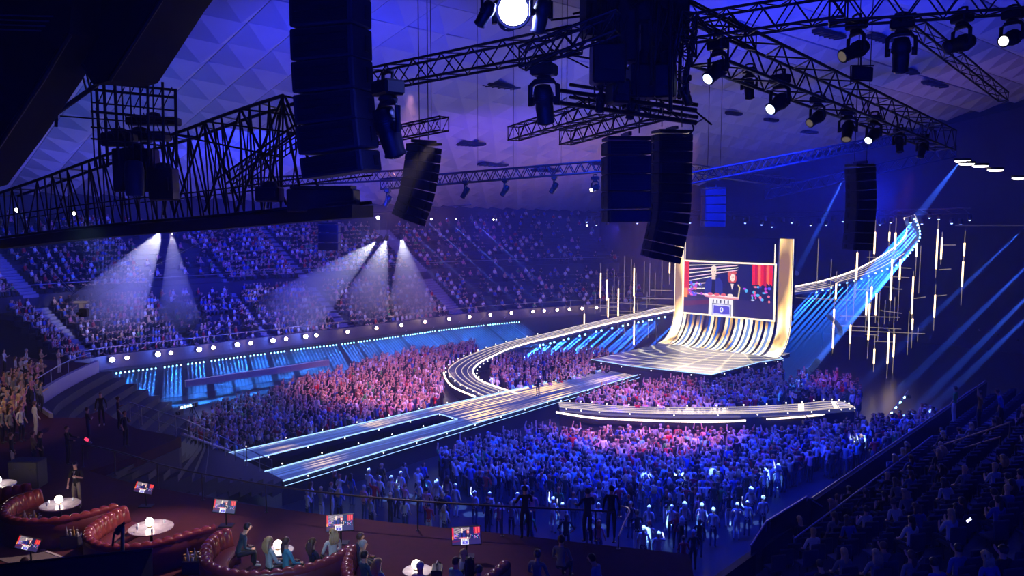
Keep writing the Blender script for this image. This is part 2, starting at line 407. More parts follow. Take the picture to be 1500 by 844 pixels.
# ------------------------------------------------------------------ LED surfaces (they give off light)
def ledmat(name, base, fn_colors, scale_u, scale_v, strength, streak=1.0, thr=(.45, .62)):
    """glowing streaks running along the U axis of the deck: object coordinates rotated to the stage axis"""
    m = bpy.data.materials.new(name); m.use_nodes = True; t = m.node_tree; b = t.nodes['Principled BSDF']; m.cycles.emission_sampling = 'NONE'
    b.inputs['Base Color'].default_value = (.015, .015, .03, 1); b.inputs['Roughness'].default_value = .3
    tc = t.nodes.new('ShaderNodeTexCoord'); mp = t.nodes.new('ShaderNodeMapping'); t.links.new(tc.outputs['Object'], mp.inputs[0])
    mp.vector_type = 'POINT'; mp.inputs['Rotation'].default_value = (0, 0, -math.atan2(U.y, U.x)); 
    mp2 = t.nodes.new('ShaderNodeMapping'); t.links.new(mp.outputs[0], mp2.inputs[0]); mp2.inputs['Scale'].default_value = (scale_u, scale_v, 1)
    n = t.nodes.new('ShaderNodeTexNoise'); n.inputs['Scale'].default_value = 1; n.inputs['Detail'].default_value = 2; t.links.new(mp2.outputs[0], n.inputs['Vector'])
    r = t.nodes.new('ShaderNodeValToRGB'); t.links.new(n.outputs[0], r.inputs[0])
    el = r.color_ramp.elements; el[0].position = thr[0]; el[0].color = (*fn_colors[0], 1); el[1].position = thr[1]; el[1].color = (*fn_colors[2], 1)
    e = el.new((thr[0] + thr[1]) / 2); e.color = (*fn_colors[1], 1)
    # broad patches along the deck
    mp3 = t.nodes.new('ShaderNodeMapping'); t.links.new(mp.outputs[0], mp3.inputs[0]); mp3.inputs['Scale'].default_value = (.17, .12, 1)
    n2 = t.nodes.new('ShaderNodeTexNoise'); n2.inputs['Scale'].default_value = 1; n2.inputs['Detail'].default_value = 1; t.links.new(mp3.outputs[0], n2.inputs['Vector'])
    r2 = t.nodes.new('ShaderNodeValToRGB'); t.links.new(n2.outputs[0], r2.inputs[0]); r2.color_ramp.elements[0].position = .4; r2.color_ramp.elements[1].position = .58
    r2.color_ramp.elements[0].color = (.02, .05, .3, 1); r2.color_ramp.elements[1].color = (1, .8, .4, 1)
    mx = t.nodes.new('ShaderNodeMixRGB'); mx.blend_type = 'MULTIPLY'; mx.inputs[0].default_value = streak; t.links.new(r.outputs[0], mx.inputs[1]); t.links.new(r2.outputs[0], mx.inputs[2])
    ad = t.nodes.new('ShaderNodeMixRGB'); ad.blend_type = 'ADD'; ad.inputs[0].default_value = 1; ad.inputs[2].default_value = (*base, 1); t.links.new(mx.outputs[0], ad.inputs[1])
    t.links.new(ad.outputs[0], b.inputs['Emission Color']); b.inputs['Emission Strength'].default_value = strength
    return m
run_led = ledmat('runway_led', (.01, .02, .09), ((.0, .0, .02), (.3, .22, .1), (1, .85, .5)), .1, 5.5, 2.6)
edge_blue = emat('edge_light_blue', (.35, .6, 1), 1.6)
edge_white = emat('edge_light_white', (1, .8, .62), 3.2)
edge_soft = emat('edge_light_soft', (1, .82, .68), .9)
dot_white = emat('small_lamp_white', (1, .95, .9), 3)
deck_m = pm('deck_black', (.02, .02, .03), .25, .1)
under_m = pm('stage_underframe', (.012, .012, .02), .6)
# ------------------------------------------------------------------ runway: two lanes joining into one
RA = PZ(334, 665, 1.5); RB = PZ(415, 706, 1.5); RC = PZ(968, 540, 1.5); RD = PZ(926, 533, 1.5)
def rl(t, s): return (RA.lerp(RD, t)).lerp(RB.lerp(RC, t), s)        # t along, s across
s1 = PZ(353, 678, 1.5); s2 = PZ(388, 692, 1.5)
def frac(p):  # across position of near-end corner
    return (p - RA).dot(RB - RA) / (RB - RA).length_squared
sa, sb = frac(s1), frac(s2)
gt = PZ(657, 611, 1.5); gapT = (gt - RA).dot((RD - RA).normalized()) / (RD - RA).length
rw = thing('runway', (RA + RB) / 2 * 1.0, 'long lit runway of two lanes merging into one, crossing the standing crowd', 'stage')
rw.location.z = 0
def lane(t0, t1, a, b, name='led_lane'):
    m = MB(); n = 12
    m.strip([rl(t0 + (t1 - t0) * i / n, b) + Vector((0, 0, .012)) for i in range(n + 1)], [rl(t0 + (t1 - t0) * i / n, a) + Vector((0, 0, .012)) for i in range(n + 1)])
    m.build(name, run_led, rw)
    m = MB(); m.slab([rl(t0, b), rl(t1, b)], [rl(t0, a), rl(t1, a)], .35); m.build('deck', deck_m, rw)
T1 = gapT
lane(0, T1, 0.01, sa); lane(0, T1, sb, .99); lane(T1, 1, 0.01, .99)
def eline(parent, pts, r, mat, name='edge_light'):
    m = MB(); m.tube(pts, r, 5); return m.build(name, mat, parent)
up = Vector((0, 0, .06))
for a, t0, t1 in ((0, 0, 1), (1, 0, 1), (sa, 0, T1), (sb, 0, T1)):
    eline(rw, [rl(t0 + (t1 - t0) * i / 10, a) + up for i in range(11)], .045, edge_blue)
    if a in (0, 1):
        off = (rl(0, 1) - rl(0, 0)).normalized() * (.16 if a == 1 else -.16)
        eline(rw, [rl(t0 + (t1 - t0) * i / 10, a) + off + Vector((0, 0, -.2)) for i in range(11)], .02, edge_blue)
eline(rw, [rl(T1, sa) + up, rl(T1, sb) + up], .04, edge_blue)
lamp_me = {}
def dotlamp(p, parent, r=.05, mat=dot_white, name='edge_lamp'):
    k = (r, mat.name)
    if k not in lamp_me:
        m = MB(); m.lathe([(r * .9, -r), (r, 0), (r * .7, r * .6), (0, r)], 8); lamp_me[k] = m.mesh('edge_lamp', mat)
    return link(name, lamp_me[k], parent, Matrix.Translation(Vector(p) - wloc(parent)))
for i in range(15):
    t = (i + .5) / 15
    for a in (-.06, 1.06): dotlamp(rl(t, a) + Vector((0, 0, .1)), rw, .04)
    if t < T1:
        for a in (sa + .06, sb - .06): dotlamp(rl(t, a) + Vector((0, 0, .1)), rw, .04)
for i in range(9):
    for a in (.04, .96):
        p = rl((i + .5) / 9, a); rod('trestle_leg', (p.x, p.y, 0), (p.x, p.y, 1.2), .06, rw)
m = MB()
for a in (0.03, .97): m.strip([rl(0, a) - Vector((0, 0, .35)), rl(1, a) - Vector((0, 0, .35))], [Vector((rl(0, a).x, rl(0, a).y, 0)), Vector((rl(1, a).x, rl(1, a).y, 0))])
m.build('skirt', under_m, rw)
# ------------------------------------------------------------------ ribbon catwalk
pairs = [((713, 583), (757, 577), 1.5), ((695, 574), (721, 565), 1.5), ((671, 561), (701, 556), 1.5), ((656, 544), (693, 543), 1.5), ((668, 531), (704, 531), 1.7), ((690, 520), (722, 522), 2.0),
         ((720, 509), (745, 511.5), 2.4), ((760, 498), (780, 501), 2.9), ((802, 488.5), (820, 492), 3.4), ((868, 473), (880, 477), 4.2), ((930, 460), (940, 464), 5.0), ((985, 449), (992, 454), 5.7)]
ro = [PZ(*a, z) for a, b, z in pairs]; ri = [PZ(*b, z) for a, b, z in pairs]
rin_px = [(1180, 417, 95), (1215, 409, 94), (1250, 397, 92), (1280, 382, 90), (1310, 363, 87), (1325, 347, 84), (1329, 335, 81), (1325, 320, 78)]
rout_px = [(1196, 424, 94), (1230, 413, 93), (1262, 404, 91), (1292, 392, 88), (1326, 371, 85), (1342, 354, 82), (1347, 337, 79), (1340, 315, 76)]
ro2 = ro + [PD(*p) for p in rout_px]; ri2 = ri + [PD(*p) for p in rin_px]
OUT = crm(ro2, 150); INN = crm(ri2, 150)
rb = thing('ribbon_walkway', OUT[0], 'curved ribbon walkway leaving the runway and sweeping up behind the big screen', 'stage'); rb.location.z = 0
ribbon_led = pm('ribbon_deck', (.03, .03, .07), .15, .2, (.06, .07, .22), .5)
m = MB(); m.slab(OUT, INN, .3); m.build('deck', ribbon_led, rb)
for f, r, mt in ((0.02, .05, edge_soft), (.3, .028, edge_soft), (.55, .028, edge_soft), (.78, .028, edge_soft)):
    eline(rb, [a.lerp(b, f) + Vector((0, 0, .04)) for a, b in zip(OUT, INN)], r, mt, 'light_line')
eline(rb, [b + Vector((0, 0, .02)) for b in INN], .085, edge_white, 'light_line')
SK = crm([PZ(650, 546, 1.3), PZ(653, 555, 1.3), PZ(661, 565, 1.3), PZ(676, 573, 1.3), PZ(696, 581, 1.3)], 14)
eline(rb, SK, .085, edge_white, 'skirt_light')
m = MB(); A = OUT[:55]; m.strip([p - Vector((0, 0, .3)) for p in A], [Vector((p.x, p.y, 0.02)) for p in A]); m.build('skirt', under_m, rb)
for i in range(4, 62, 3): dotlamp(OUT[i] + Vector((-.25, .1, .12)), rb, .06)
for i in range(4, 40, 3): dotlamp(INN[i] + Vector((.35, 0, -.1)), rb, .06)
for i in range(66, 104, 6):
    p = OUT[i].lerp(INN[i], .5); rod('support_leg', (p.x, p.y, 0), (p.x, p.y, p.z - .3), .12, rb)
blue_lens = emat('blue_lens', (.25, .6, 1), 7)
haze_b = hazemat('haze_blue_shaft', .12, .0); 
SV = Vector((-15.8, -13, -11)).normalized()
def ribbon_beam(p, L, power, r1=.26):
    p = p - Vector((0, 0, .35))
    dotlamp(p - SV * .04, rb, .1, blue_lens, 'beam_lamp')
    shaft(p + SV * .12, p + SV * L, .07, r1, haze_b, power, (.015, .13, 1), rb, 8)
orig = [OUT[i] - Vector((0, 0, .35)) for i in range(0, 150)]
for k in range(26):              # behind and left of the screen
    i = 58 + k * 1.55; p = OUT[int(i)].lerp(INN[int(i)], .8) - Vector((0, 0, .35)); L = (p.z - 1.2) / -SV.z
    ribbon_beam(p, min(L, 11), 380000, .17)
rp = crm([PD(1196, 424, 94), PD(1230, 413, 93), PD(1262, 404, 91), PD(1292, 392, 88), PD(1313, 384, 86.5), PD(1329, 370, 85), PD(1340, 357, 82.5), PD(1347, 343, 80.5), PD(1346, 329, 78), PD(1340, 316, 76)], 28)
for k, p in enumerate(rp):
    L = (p.z - .4) / -SV.z
    ribbon_beam(p, min(L, 21 if k < 20 else 17), 700000 if k < 16 else 1000000, .3)
# ------------------------------------------------------------------ right arm of the walkway, at floor level
bk = crm([PZ(*p, 1.5) for p in ((818, 590), (850, 591), (900, 595), (1000, 597.5), (1100, 596), (1170, 592), (1210, 588), (1236, 590), (1250, 596))], 40)
ft = crm([PZ(*p, 1.5) for p in ((820, 597), (850, 600), (900, 604), (1000, 607), (1100, 606), (1170, 603), (1215, 600), (1240, 598), (1252, 597))], 40)
rt = thing('curved_walkway', bk[0], 'low curved walkway with glowing lines in front of the inner standing crowd', 'stage'); rt.location.z = 0
m = MB(); m.slab(ft, bk, .3); m.build('deck', ribbon_led, rt)
for f in (.03, .35, .62, .85, .98): eline(rt, [a.lerp(b, f) + Vector((0, 0, .03)) for a, b in zip(bk, ft)], .026, edge_soft, 'light_line')
gl = crm([PZ(*p, 1.12) for p in ((815, 604), (860, 611), (900, 614), (1000, 617.5), (1060, 617.5), (1110, 615), (1180, 610), (1251, 602))], 40)
eline(rt, gl[:27], .085, edge_white, 'skirt_light'); eline(rt, gl[29:], .075, edge_white, 'skirt_light')
m = MB(); m.strip([p - Vector((0, 0, .3)) for p in ft], [Vector((p.x, p.y, 0.02)) for p in ft]); m.build('skirt', under_m, rt)
for i in range(1, 39, 2): dotlamp(bk[i] + Vector((0, .3, .1)), rt, .055); 
for i in range(2, 39, 3): dotlamp(ft[i] + Vector((0, -.2, -.02)), rt, .05)
bright_led = emat('bright_led_patch', (1, .93, .75), 1.6)
for i0, i1 in ((24.3, 25.1), (30.4, 31.4), (31.7, 31.85), (37, 37.2)):
    g = lambda L, i: L[int(i)].lerp(L[int(i) + 1], i - int(i)) + Vector((0, 0, .022))
    m = MB(); m.strip([g(ft, i0), g(ft, i1)], [g(bk, i0), g(bk, i1)]); m.build('led_patch', bright_led, rt)
# ------------------------------------------------------------------ main stage floor
SZ = 2.3
stage_c = PZ(1060, 522, SZ)
sp = [PZ(*p, SZ) for p in ((866, 527), (925, 537), (1042, 549.5), (1112, 531), (1147, 526))]
wl = Vector((19.7, 90, 0)); wr = Vector((27.6, 83, 0)); wd_ = (wr - wl).normalized(); wlen = (wr - wl).length
WL = wl - wd_ * 1.35; WR = wr + wd_ * 1.75; FW = Vector((wd_.y, -wd_.x, 0));
if FW.y > 0: FW = -FW
sp += [Vector((WR.x, WR.y, SZ)) + FW * 2.6, Vector((WR.x, WR.y, SZ)), Vector((WL.x, WL.y, SZ)), PZ(945, 509, SZ)]
st = thing('main_stage', (stage_c.x, stage_c.y, 0), 'glowing diamond shaped main stage floor below the big screen', 'stage')
m = MB(); m.prism([(p.x, p.y) for p in sp], SZ - .35, SZ); m.build('deck', deck_m, st)
def stage_mat():
    m = bpy.data.materials.new('stage_led'); m.use_nodes = True; t = m.node_tree; b = t.nodes['Principled BSDF']; m.cycles.emission_sampling = 'NONE'
    b.inputs['Base Color'].default_value = (.01, .012, .03, 1); b.inputs['Roughness'].default_value = .35
    tc = t.nodes.new('ShaderNodeTexCoord'); mp = t.nodes.new('ShaderNodeMapping'); t.links.new(tc.outputs['Object'], mp.inputs[0])
    mp.inputs['Rotation'].default_value = (0, 0, -math.atan2(wd_.y, wd_.x)); mp.inputs['Scale'].default_value = (.8, 1.15, 1)
    c0 = Matrix.Rotation(-math.atan2(wd_.y, wd_.x), 3, 'Z') @ ((WL + WR) / 2 - Vector((stage_c.x, stage_c.y, 0)) + FW * 1.0)
    mp.inputs['Location'].default_value = (-c0.x * .8, -c0.y * 1.15, 0)
    def mth(op, a, b_=None):
        n = t.nodes.new('ShaderNodeMath'); n.operation = op
        for k, v in enumerate((a, b_)):
            if v is None: continue
            if isinstance(v, (int, float)): n.inputs[k].default_value = v
            else: t.links.new(v, n.inputs[k])
        return n.outputs[0]
    ns = t.nodes.new('ShaderNodeTexNoise'); ns.inputs['Scale'].default_value = .25; t.links.new(mp.outputs[0], ns.inputs['Vector'])
    sx = t.nodes.new('ShaderNodeSeparateXYZ'); t.links.new(mp.outputs[0], sx.inputs[0])
    r = mth('SQRT', mth('ADD', mth('POWER', sx.outputs[0], 2), mth('POWER', sx.outputs[1], 2)))
    r = mth('ADD', r, mth('MULTIPLY', ns.outputs[0], 2.2))
    rings = mth('POWER', mth('ABSOLUTE', mth('SINE', mth('MULTIPLY', r, 2.0))), 26)
    an = mth('ARCTAN2', sx.outputs[1], sx.outputs[0])
    rays_ = mth('POWER', mth('ABSOLUTE', mth('SINE', mth('MULTIPLY', an, 15))), 40)
    n2 = t.nodes.new('ShaderNodeTexNoise'); n2.inputs['Scale'].default_value = .35; n2.inputs['Detail'].default_value = 2; t.links.new(mp.outputs[0], n2.inputs['Vector'])
    patch = mth('MULTIPLY', mth('GREATER_THAN', n2.outputs[0], .5), 1.0)
    sw = mth('POWER', mth('ABSOLUTE', mth('SINE', mth('MULTIPLY', r, .75))), 5)
    tot = mth('ADD', mth('MULTIPLY', rings, .95), mth('ADD', mth('MULTIPLY', rays_, .5), mth('MULTIPLY', sw, mth('MULTIPLY', n2.outputs[0], .7))))
    ramp = t.nodes.new('ShaderNodeValToRGB'); t.links.new(tot, ramp.inputs[0]); el = ramp.color_ramp.elements
    el[0].position = .22; el[0].color = (.008, .02, .13, 1); el[1].position = 1; el[1].color = (1, .93, .75, 1); e = el.new(.45); e.color = (.5, .42, .3, 1)
    t.links.new(ramp.outputs[0], b.inputs['Emission Color']); b.inputs['Emission Strength'].default_value = .7; b.inputs['Specular IOR Level'].default_value = .15
    return m
m = MB(); q = [p + Vector((0, 0, .012)) for p in sp]; m.add(q, [tuple(range(len(q)))]); m.build('led_floor', stage_mat(), st)
eline(st, [p + Vector((0, 0, .03)) for p in sp[:6]], .04, edge_blue, 'edge_light')
m = MB(); m.strip([p - Vector((0, 0, .35)) for p in sp[:6]], [Vector((p.x, p.y, 0.02)) for p in sp[:6]]); m.build('skirt', under_m, st)
for a, b2 in zip(sp[:5], sp[1:6]):
    for f in (.25, .75): dotlamp(a.lerp(b2, f) + Vector((0, -.2, -.15)), st, .05)
# ------------------------------------------------------------------ curved LED wall
bw = (WR - WL).length
lw = thing('led_wall', ((WL + WR) / 2), 'tall curved LED wall of gold and white strips around the big screen', 'led wall')
R_ = 3.4
def prof(n=9):
    """(forward, z) from the floor edge up the quarter pipe to the top"""
    out = []
    for i in range(n):
        a = math.pi / 2 * i / (n - 1); out.append((R_ * (1 - math.sin(a)), SZ + .03 + R_ * (1 - math.cos(a))))
    return out
PR = prof()
def wp(x, fz): return WL + wd_ * x + FW * fz[0] + Vector((0, 0, fz[1]))
def strip_mat(name, c0, c1, c2, s):
    m = bpy.data.materials.new(name); m.use_nodes = True; t = m.node_tree; b = t.nodes['Principled BSDF']; m.cycles.emission_sampling = 'NONE'
    b.inputs['Base Color'].default_value = (.03, .03, .05, 1); b.inputs['Roughness'].default_value = .2
    tc = t.nodes.new('ShaderNodeTexCoord'); sx = t.nodes.new('ShaderNodeSeparateXYZ'); t.links.new(tc.outputs['Object'], sx.inputs[0])
    n = t.nodes.new('ShaderNodeTexNoise'); n.inputs['Scale'].default_value = 1.0; n.inputs['Detail'].default_value = .5
    mp = t.nodes.new('ShaderNodeMapping'); mp.inputs['Scale'].default_value = (.9, .9, .16); t.links.new(tc.outputs['Object'], mp.inputs[0]); t.links.new(mp.outputs[0], n.inputs['Vector'])
    mr = t.nodes.new('ShaderNodeMapRange'); t.links.new(sx.outputs[2], mr.inputs[0]); mr.inputs[1].default_value = SZ; mr.inputs[2].default_value = 7.5; mr.inputs[3].default_value = .22; mr.inputs[4].default_value = -.1
    ad = t.nodes.new('ShaderNodeMath'); ad.operation = 'ADD'; t.links.new(n.outputs[0], ad.inputs[0]); t.links.new(mr.outputs[0], ad.inputs[1])
    r = t.nodes.new('ShaderNodeValToRGB'); t.links.new(ad.outputs[0], r.inputs[0]); el = r.color_ramp.elements
    el[0].position = .40; el[0].color = (*c0, 1); el[1].position = .66; el[1].color = (*c2, 1); e = el.new(.53); e.color = (*c1, 1)
    t.links.new(r.outputs[0], b.inputs['Emission Color']); b.inputs['Emission Strength'].default_value = s
    return m
gold_s = strip_mat('led_strip_gold', (.03, .02, .04), (.85, .5, .12), (1, .93, .72), 1.35)
gold_b = strip_mat('led_band_gold', (.25, .13, .04), (1, .66, .2), (1, .95, .8), 1.5)
blue_s = strip_mat('led_strip_blue', (.0, .06, .5), (.01, .2, 1), (.3, .5, 1), .8)
dark_p = pm('led_wall_dark', (.012, .012, .03), .25)
TOPZ = 14.2
# side bands, full height
for x0, x1 in ((0.05, 1.05), (bw - 1.45, bw - .1)):
    n = len(PR); A = [wp(x0, f) for f in PR] + [wp(x0, (0, z)) for z in (8, 10, 12, TOPZ)]; B = [wp(x1, f) for f in PR] + [wp(x1, (0, z)) for z in (8, 10, 12, TOPZ)]
    m = MB(); m.strip(A, B, 0, True); m.build('led_band', gold_b, lw)
# curved strips below the screen
NS = 19; x_a, x_b = 1.2, bw - 1.55; sw_ = (x_b - x_a) / NS
for k in range(NS):
    x0 = x_a + k * sw_; x1 = x0 + sw_ * (.5 if k % 3 else .62)
    for xa, xb, mt, lift in ((x0, x1, gold_s, .06), (x1, x0 + sw_, blue_s if k % 2 else dark_p, 0)):
        pr = [(f + lift * math.cos(i / 8 * 1.57), z + lift * .5) for i, (f, z) in enumerate(PR)]
        m = MB(); top = [(lift, 5.72)] if PR[-1][1] < 5.6 else []
        A = [wp(xa, f) for f in pr + top]; B = [wp(xb, f) for f in pr + top]; m.strip(A, B, 0, True)
        m.build('led_strip', mt, lw)
m = MB(); A = [wp(-.02, (f - .12, z - .12)) for f, z in PR] + [wp(-.02, (-.15, TOPZ))]; B = [wp(bw + .02, (f - .12, z - .12)) for f, z in PR] + [wp(bw + .02, (-.15, TOPZ))]
m.strip(A, B, 0, True)
m.strip([a - FW * .5 for a in A[-2:]], [b - FW * .5 for b in B[-2:]]); m.build('back_panel', dark_p, lw)
frame_e = emat('screen_frame_light', (1, .84, .6), 1.5)
for x in (-.03, 1.1, bw - 1.5, bw): 
    m = MB(); m.tube([wp(x, f) for f in PR] + [wp(x, (0.02, TOPZ))], .045, 5); m.build('frame_line', frame_e if x in (-.03, bw) else steel, lw)
m = MB(); m.tube([wp(.8, (.1, 13.9)), wp(.8, (.1, 12)), ], .05, 5); m.build('frame_line', frame_e, lw)
# ------------------------------------------------------------------ big screen and its picture
def picture(W, H, rng_seed=3):
    """the live picture: two presenters behind a white lectern, light rays, red curtain; layered flat shapes, in metres"""
    m = MB(); L = [0.0]
    def P(pts, c, k=1.0):
        L[0] += .0025; m.add([(x * W, -L[0], y * H) for x, y in pts], [tuple(range(len(pts)))], col=tuple(v * k for v in c))
    def ell(cx, cy, rx, ry, c, n=14, k=1.0): P([(cx + rx * math.cos(2 * math.pi * i / n), cy + ry * math.sin(2 * math.pi * i / n)) for i in range(n)], c, k)
    P([(0, 0), (1, 0), (1, 1), (0, 1)], (.012, .012, .06))
    P([(0, 0), (1, 0), (1, .33), (0, .3)], (.03, .02, .09)); P([(0, .12), (.3, .2), (.3, .28), (0, .22)], (.12, .01, .05))
    P([(0, .35), (.06, .35), (.06, 1), (0, 1)], (.75, .02, .02)); P([(.0, .3), (.045, .3), (.045, .48), (0, .48)], (1, .3, .05))
    for k in range(9):
        a = 1.02 - k * .075; P([(.06, a - .03), (.06, a - .012), (.62 if k < 5 else .38 - (k - 5) * .03, 1.07 - k * .045 - (0 if k < 5 else (k - 4) * .08)), (.6 if k < 5 else .36 - (k - 5) * .03, 1.045 - k * .045 - (0 if k < 5 else (k - 4) * .08))], (1, .88, .66) if k % 2 else (.95, .6, .7))
    P([(-.02, 1), (1.02, 1), (1.02, 1.12), (-.02, 1.12)], (.03, .03, .05))
    R = random.Random(rng_seed)
    for k in range(7):
        x = .77 + k * .03; P([(x, .6 + R.random() * .08), (x + .031, .58 + R.random() * .08), (x + .033, .99), (x - .004, .99)], ((.85, .02, .03), (.6, .01, .02), (.95, .15, .06))[k % 3])
    for k in range(46):
        x, y = ((R.uniform(.07, .24), R.uniform(.35, .6)) if k % 2 else (R.uniform(.68, .98), R.uniform(.32, .6)))
        ell(x, y, R.uniform(.008, .022), R.uniform(.014, .035), R.choice(((.1, .1, .8), (.8, .1, .5), (.1, .5, .9), (.7, .75, 1), (.5, .05, .6), (.9, .2, .2), (.05, .05, .3))), 8)
    # man in a blue jacket
    P([(.25, .36), (.46, .36), (.455, .62), (.42, .72), (.30, .72), (.26, .62)], (.02, .025, .22)); P([(.33, .38), (.375, .38), (.37, .7), (.335, .7)], (.005, .005, .02))
    P([(.33, .68), (.375, .68), (.375, .77), (.33, .77)], (.85, .6, .5)); ell(.352, .83, .03, .085, (1, .75, .62)); P([(.322, .86), (.383, .86), (.378, .93), (.355, .95), (.328, .93)], (.9, .78, .6))
    ell(.342, .835, .004, .008, (.1, .05, .05), 6); ell(.362, .835, .004, .008, (.1, .05, .05), 6); P([(.345, .785), (.36, .785), (.36, .79), (.345, .79)], (.6, .15, .15))
    # woman with red curls in a dark jacket with a gold stripe
    ell(.56, .72, .05, .11, (.62, .08, .06), 16)
    P([(.48, .34), (.64, .34), (.645, .55), (.615, .64), (.51, .64), (.485, .55)], (.015, .01, .03)); P([(.625, .37), (.64, .37), (.652, .56), (.625, .62), (.62, .6), (.638, .55)], (.9, .7, .35))
    P([(.545, .62), (.58, .62), (.562, .5)], (.95, .75, .65)); ell(.565, .735, .028, .075, (1, .76, .66)); ell(.53, .8, .02, .05, (.7, .12, .1)); ell(.58, .83, .03, .03, (.66, .1, .08))
    ell(.557, .745, .004, .008, (.1, .05, .05), 6); ell(.576, .745, .004, .008, (.1, .05, .05), 6)
    # lectern
    P([(.25, .365), (.64, .345), (.64, .375), (.26, .40)], (1, .75, .72)); P([(.26, .34), (.45, .31), (.64, .33), (.64, .35), (.25, .37)], (.8, .3, .3))
    for k in range(4): ell(.32 + k * .075, .40, .03, .028, (.75, .12, .12) if k != 3 else (.9, .75, .6))
    P([(.305, -.02), (.58, -.02), (.575, .31), (.31, .33)], (.95, .92, .95))
    for k in range(5): P([(.35 + k * .042, .235), (.365 + k * .042, .235), (.365 + k * .042, .3), (.35 + k * .042, .3)], (.05, .05, .12))
    P([(.345, -.01), (.56, -.02), (.56, .22), (.345, .23)], (.05, .05, .1)); P([(.35, 0), (.555, -.01), (.555, .21), (.35, .22)], (.72, .7, 1))
    P([(.362, .03), (.40, .04), (.47, .03), (.545, .04), (.54, .18), (.5, .19), (.42, .18), (.365, .19)], (.1, .08, .62))
    n = 16; L[0] += .003; o_ = [(.453 + .020 * math.cos(2 * math.pi * i / n), .112 + .048 * math.sin(2 * math.pi * i / n)) for i in range(n)]; i_ = [(.453 + .009 * math.cos(2 * math.pi * i / n), .112 + .028 * math.sin(2 * math.pi * i / n)) for i in range(n)]
    m.add([(x * W, -L[0], y * H) for x, y in o_ + i_], [(i, (i + 1) % n, n + (i + 1) % n, n + i) for i in range(n)], col=(1, 1, 1.01))
    return m
pic_m = attrmat('screen_picture', .3, 1.15)
S_w, S_h = wlen, 5.75
scr = thing('big_screen', (0, 0, 0), 'big screen showing two presenters behind a white lectern marked 0', 'screen')
scr.location = wl + FW * .35 + Vector((0, 0, 5.68)); scr.rotation_euler = (0, 0, math.atan2(wd_.y, wd_.x))
pm_ = picture(S_w, S_h)
pm_.v = [(x, y, min(max(z, 0), S_h)) for x, y, z in pm_.v]; pm_.v = [(min(max(x, 0), S_w), y, z) for x, y, z in pm_.v]
o = pm_.build('picture', pic_m, scr, False); o.location = (0, -.02, 0)
m = MB(); m.bbox((S_w / 2, .1, S_h / 2), (S_w + .1, .2, S_h + .1), .03); m.build('casing', black, scr, False)
for c, sz in (((S_w / 2, -.05, S_h + .08), (S_w + .35, .16, .16)), ((S_w / 2, -.05, -.08), (S_w + .35, .16, .16)), ((-.09, -.05, S_h / 2), (.16, .16, S_h)), ((S_w + .09, -.05, S_h / 2), (.16, .16, S_h))):
    m = MB(); m.box(c, sz); m.build('frame_bar', frame_e, scr, False)
for x in (.05, S_w - .05):
    m = MB(); m.tube([(x, 0, S_h + .1), (x, 0, S_h + 2.2)], .05, 6); m.build('hanging_bar', frame_e, scr, False)
# ------------------------------------------------------------------ LED tube scaffolds either side
tube_on = emat('tube_lit', (1, .72, .38), 4.5); tube_dim = emat('tube_dim', (1, .78, .55), .28)
def scaffold(name, label, V_, H_, D):
    t = thing(name, PD(V_[0][0], V_[0][1], D), label, 'lighting scaffold')
    R = random.Random(5)
    for x, y0, y1, on in V_:
        d = D + R.uniform(-3, 3); a = PD(x, y0, d); b = PD(x, y1, d); b.x = a.x
        rod('lit_tube' if on else 'tube', b, a, .075 if on else .03, t, tube_on if on else tube_dim)
        if on: rod('tube', b - Vector((0, 0, R.uniform(.5, 2.2))), a + Vector((0, 0, R.uniform(.3, 1.5))), .03, t, tube_dim)
    for x0, y0, x1, y1 in H_:
        d = D + R.uniform(-3, 3); rod('crossbar', PD(x0, y0, d), PD(x1, y1, d), .035, t, tube_dim)
scaffold('tube_scaffold', 'cluster of hanging gold light tubes and crossbars below the rising ribbon',
    [(1282, 340, 372, 1), (1303, 340, 353, 1), (1312, 341, 365, 1), (1343, 358, 376, 1), (1374, 336, 394, 1), (1380, 348, 380, 1), (1413, 356, 375, 1), (1411, 383, 420, 1), (1319, 380, 410, 1), (1338, 405, 460, 1), (1337, 467, 483, 1),
     (1370, 432, 465, 1), (1307, 380, 440, 1), (1310, 490, 523, 1), (1284, 430, 462, 1), (1277, 420, 438, 1), (1270, 428, 462, 1), (1274, 445, 498, 1), (1253, 385, 478, 0), (1246, 476, 503, 1), (1222, 453, 510, 1), (1225, 415, 438, 1),
     (1302, 487, 533, 1), (1281, 511, 533, 1), (1256, 370, 410, 1), (1275, 350, 470, 0), (1199, 350, 443, 0), (1218, 380, 440, 0), (1349, 360, 430, 0), (1311, 435, 490, 0), (1297, 440, 475, 0), (1289, 425, 500, 0), (1242, 400, 470, 0), (1318, 400, 470, 0), (1345, 480, 500, 0), (1332, 455, 520, 0)],
    [(1231, 463, 1318, 465), (1250, 424, 1275, 425), (1232, 477, 1320, 482), (1240, 484, 1355, 489), (1305, 423, 1322, 424), (1290, 455, 1321, 459), (1268, 490, 1285, 491), (1166, 436, 1246, 440), (1382, 359, 1400, 359), (1376, 395, 1393, 394), (1315, 392, 1335, 393), (1300, 405, 1332, 407), (1293, 420, 1310, 421), (1270, 377, 1297, 377), (1335, 438, 1356, 435), (1370, 434, 1387, 432), (1280, 500, 1312, 501)], 80)
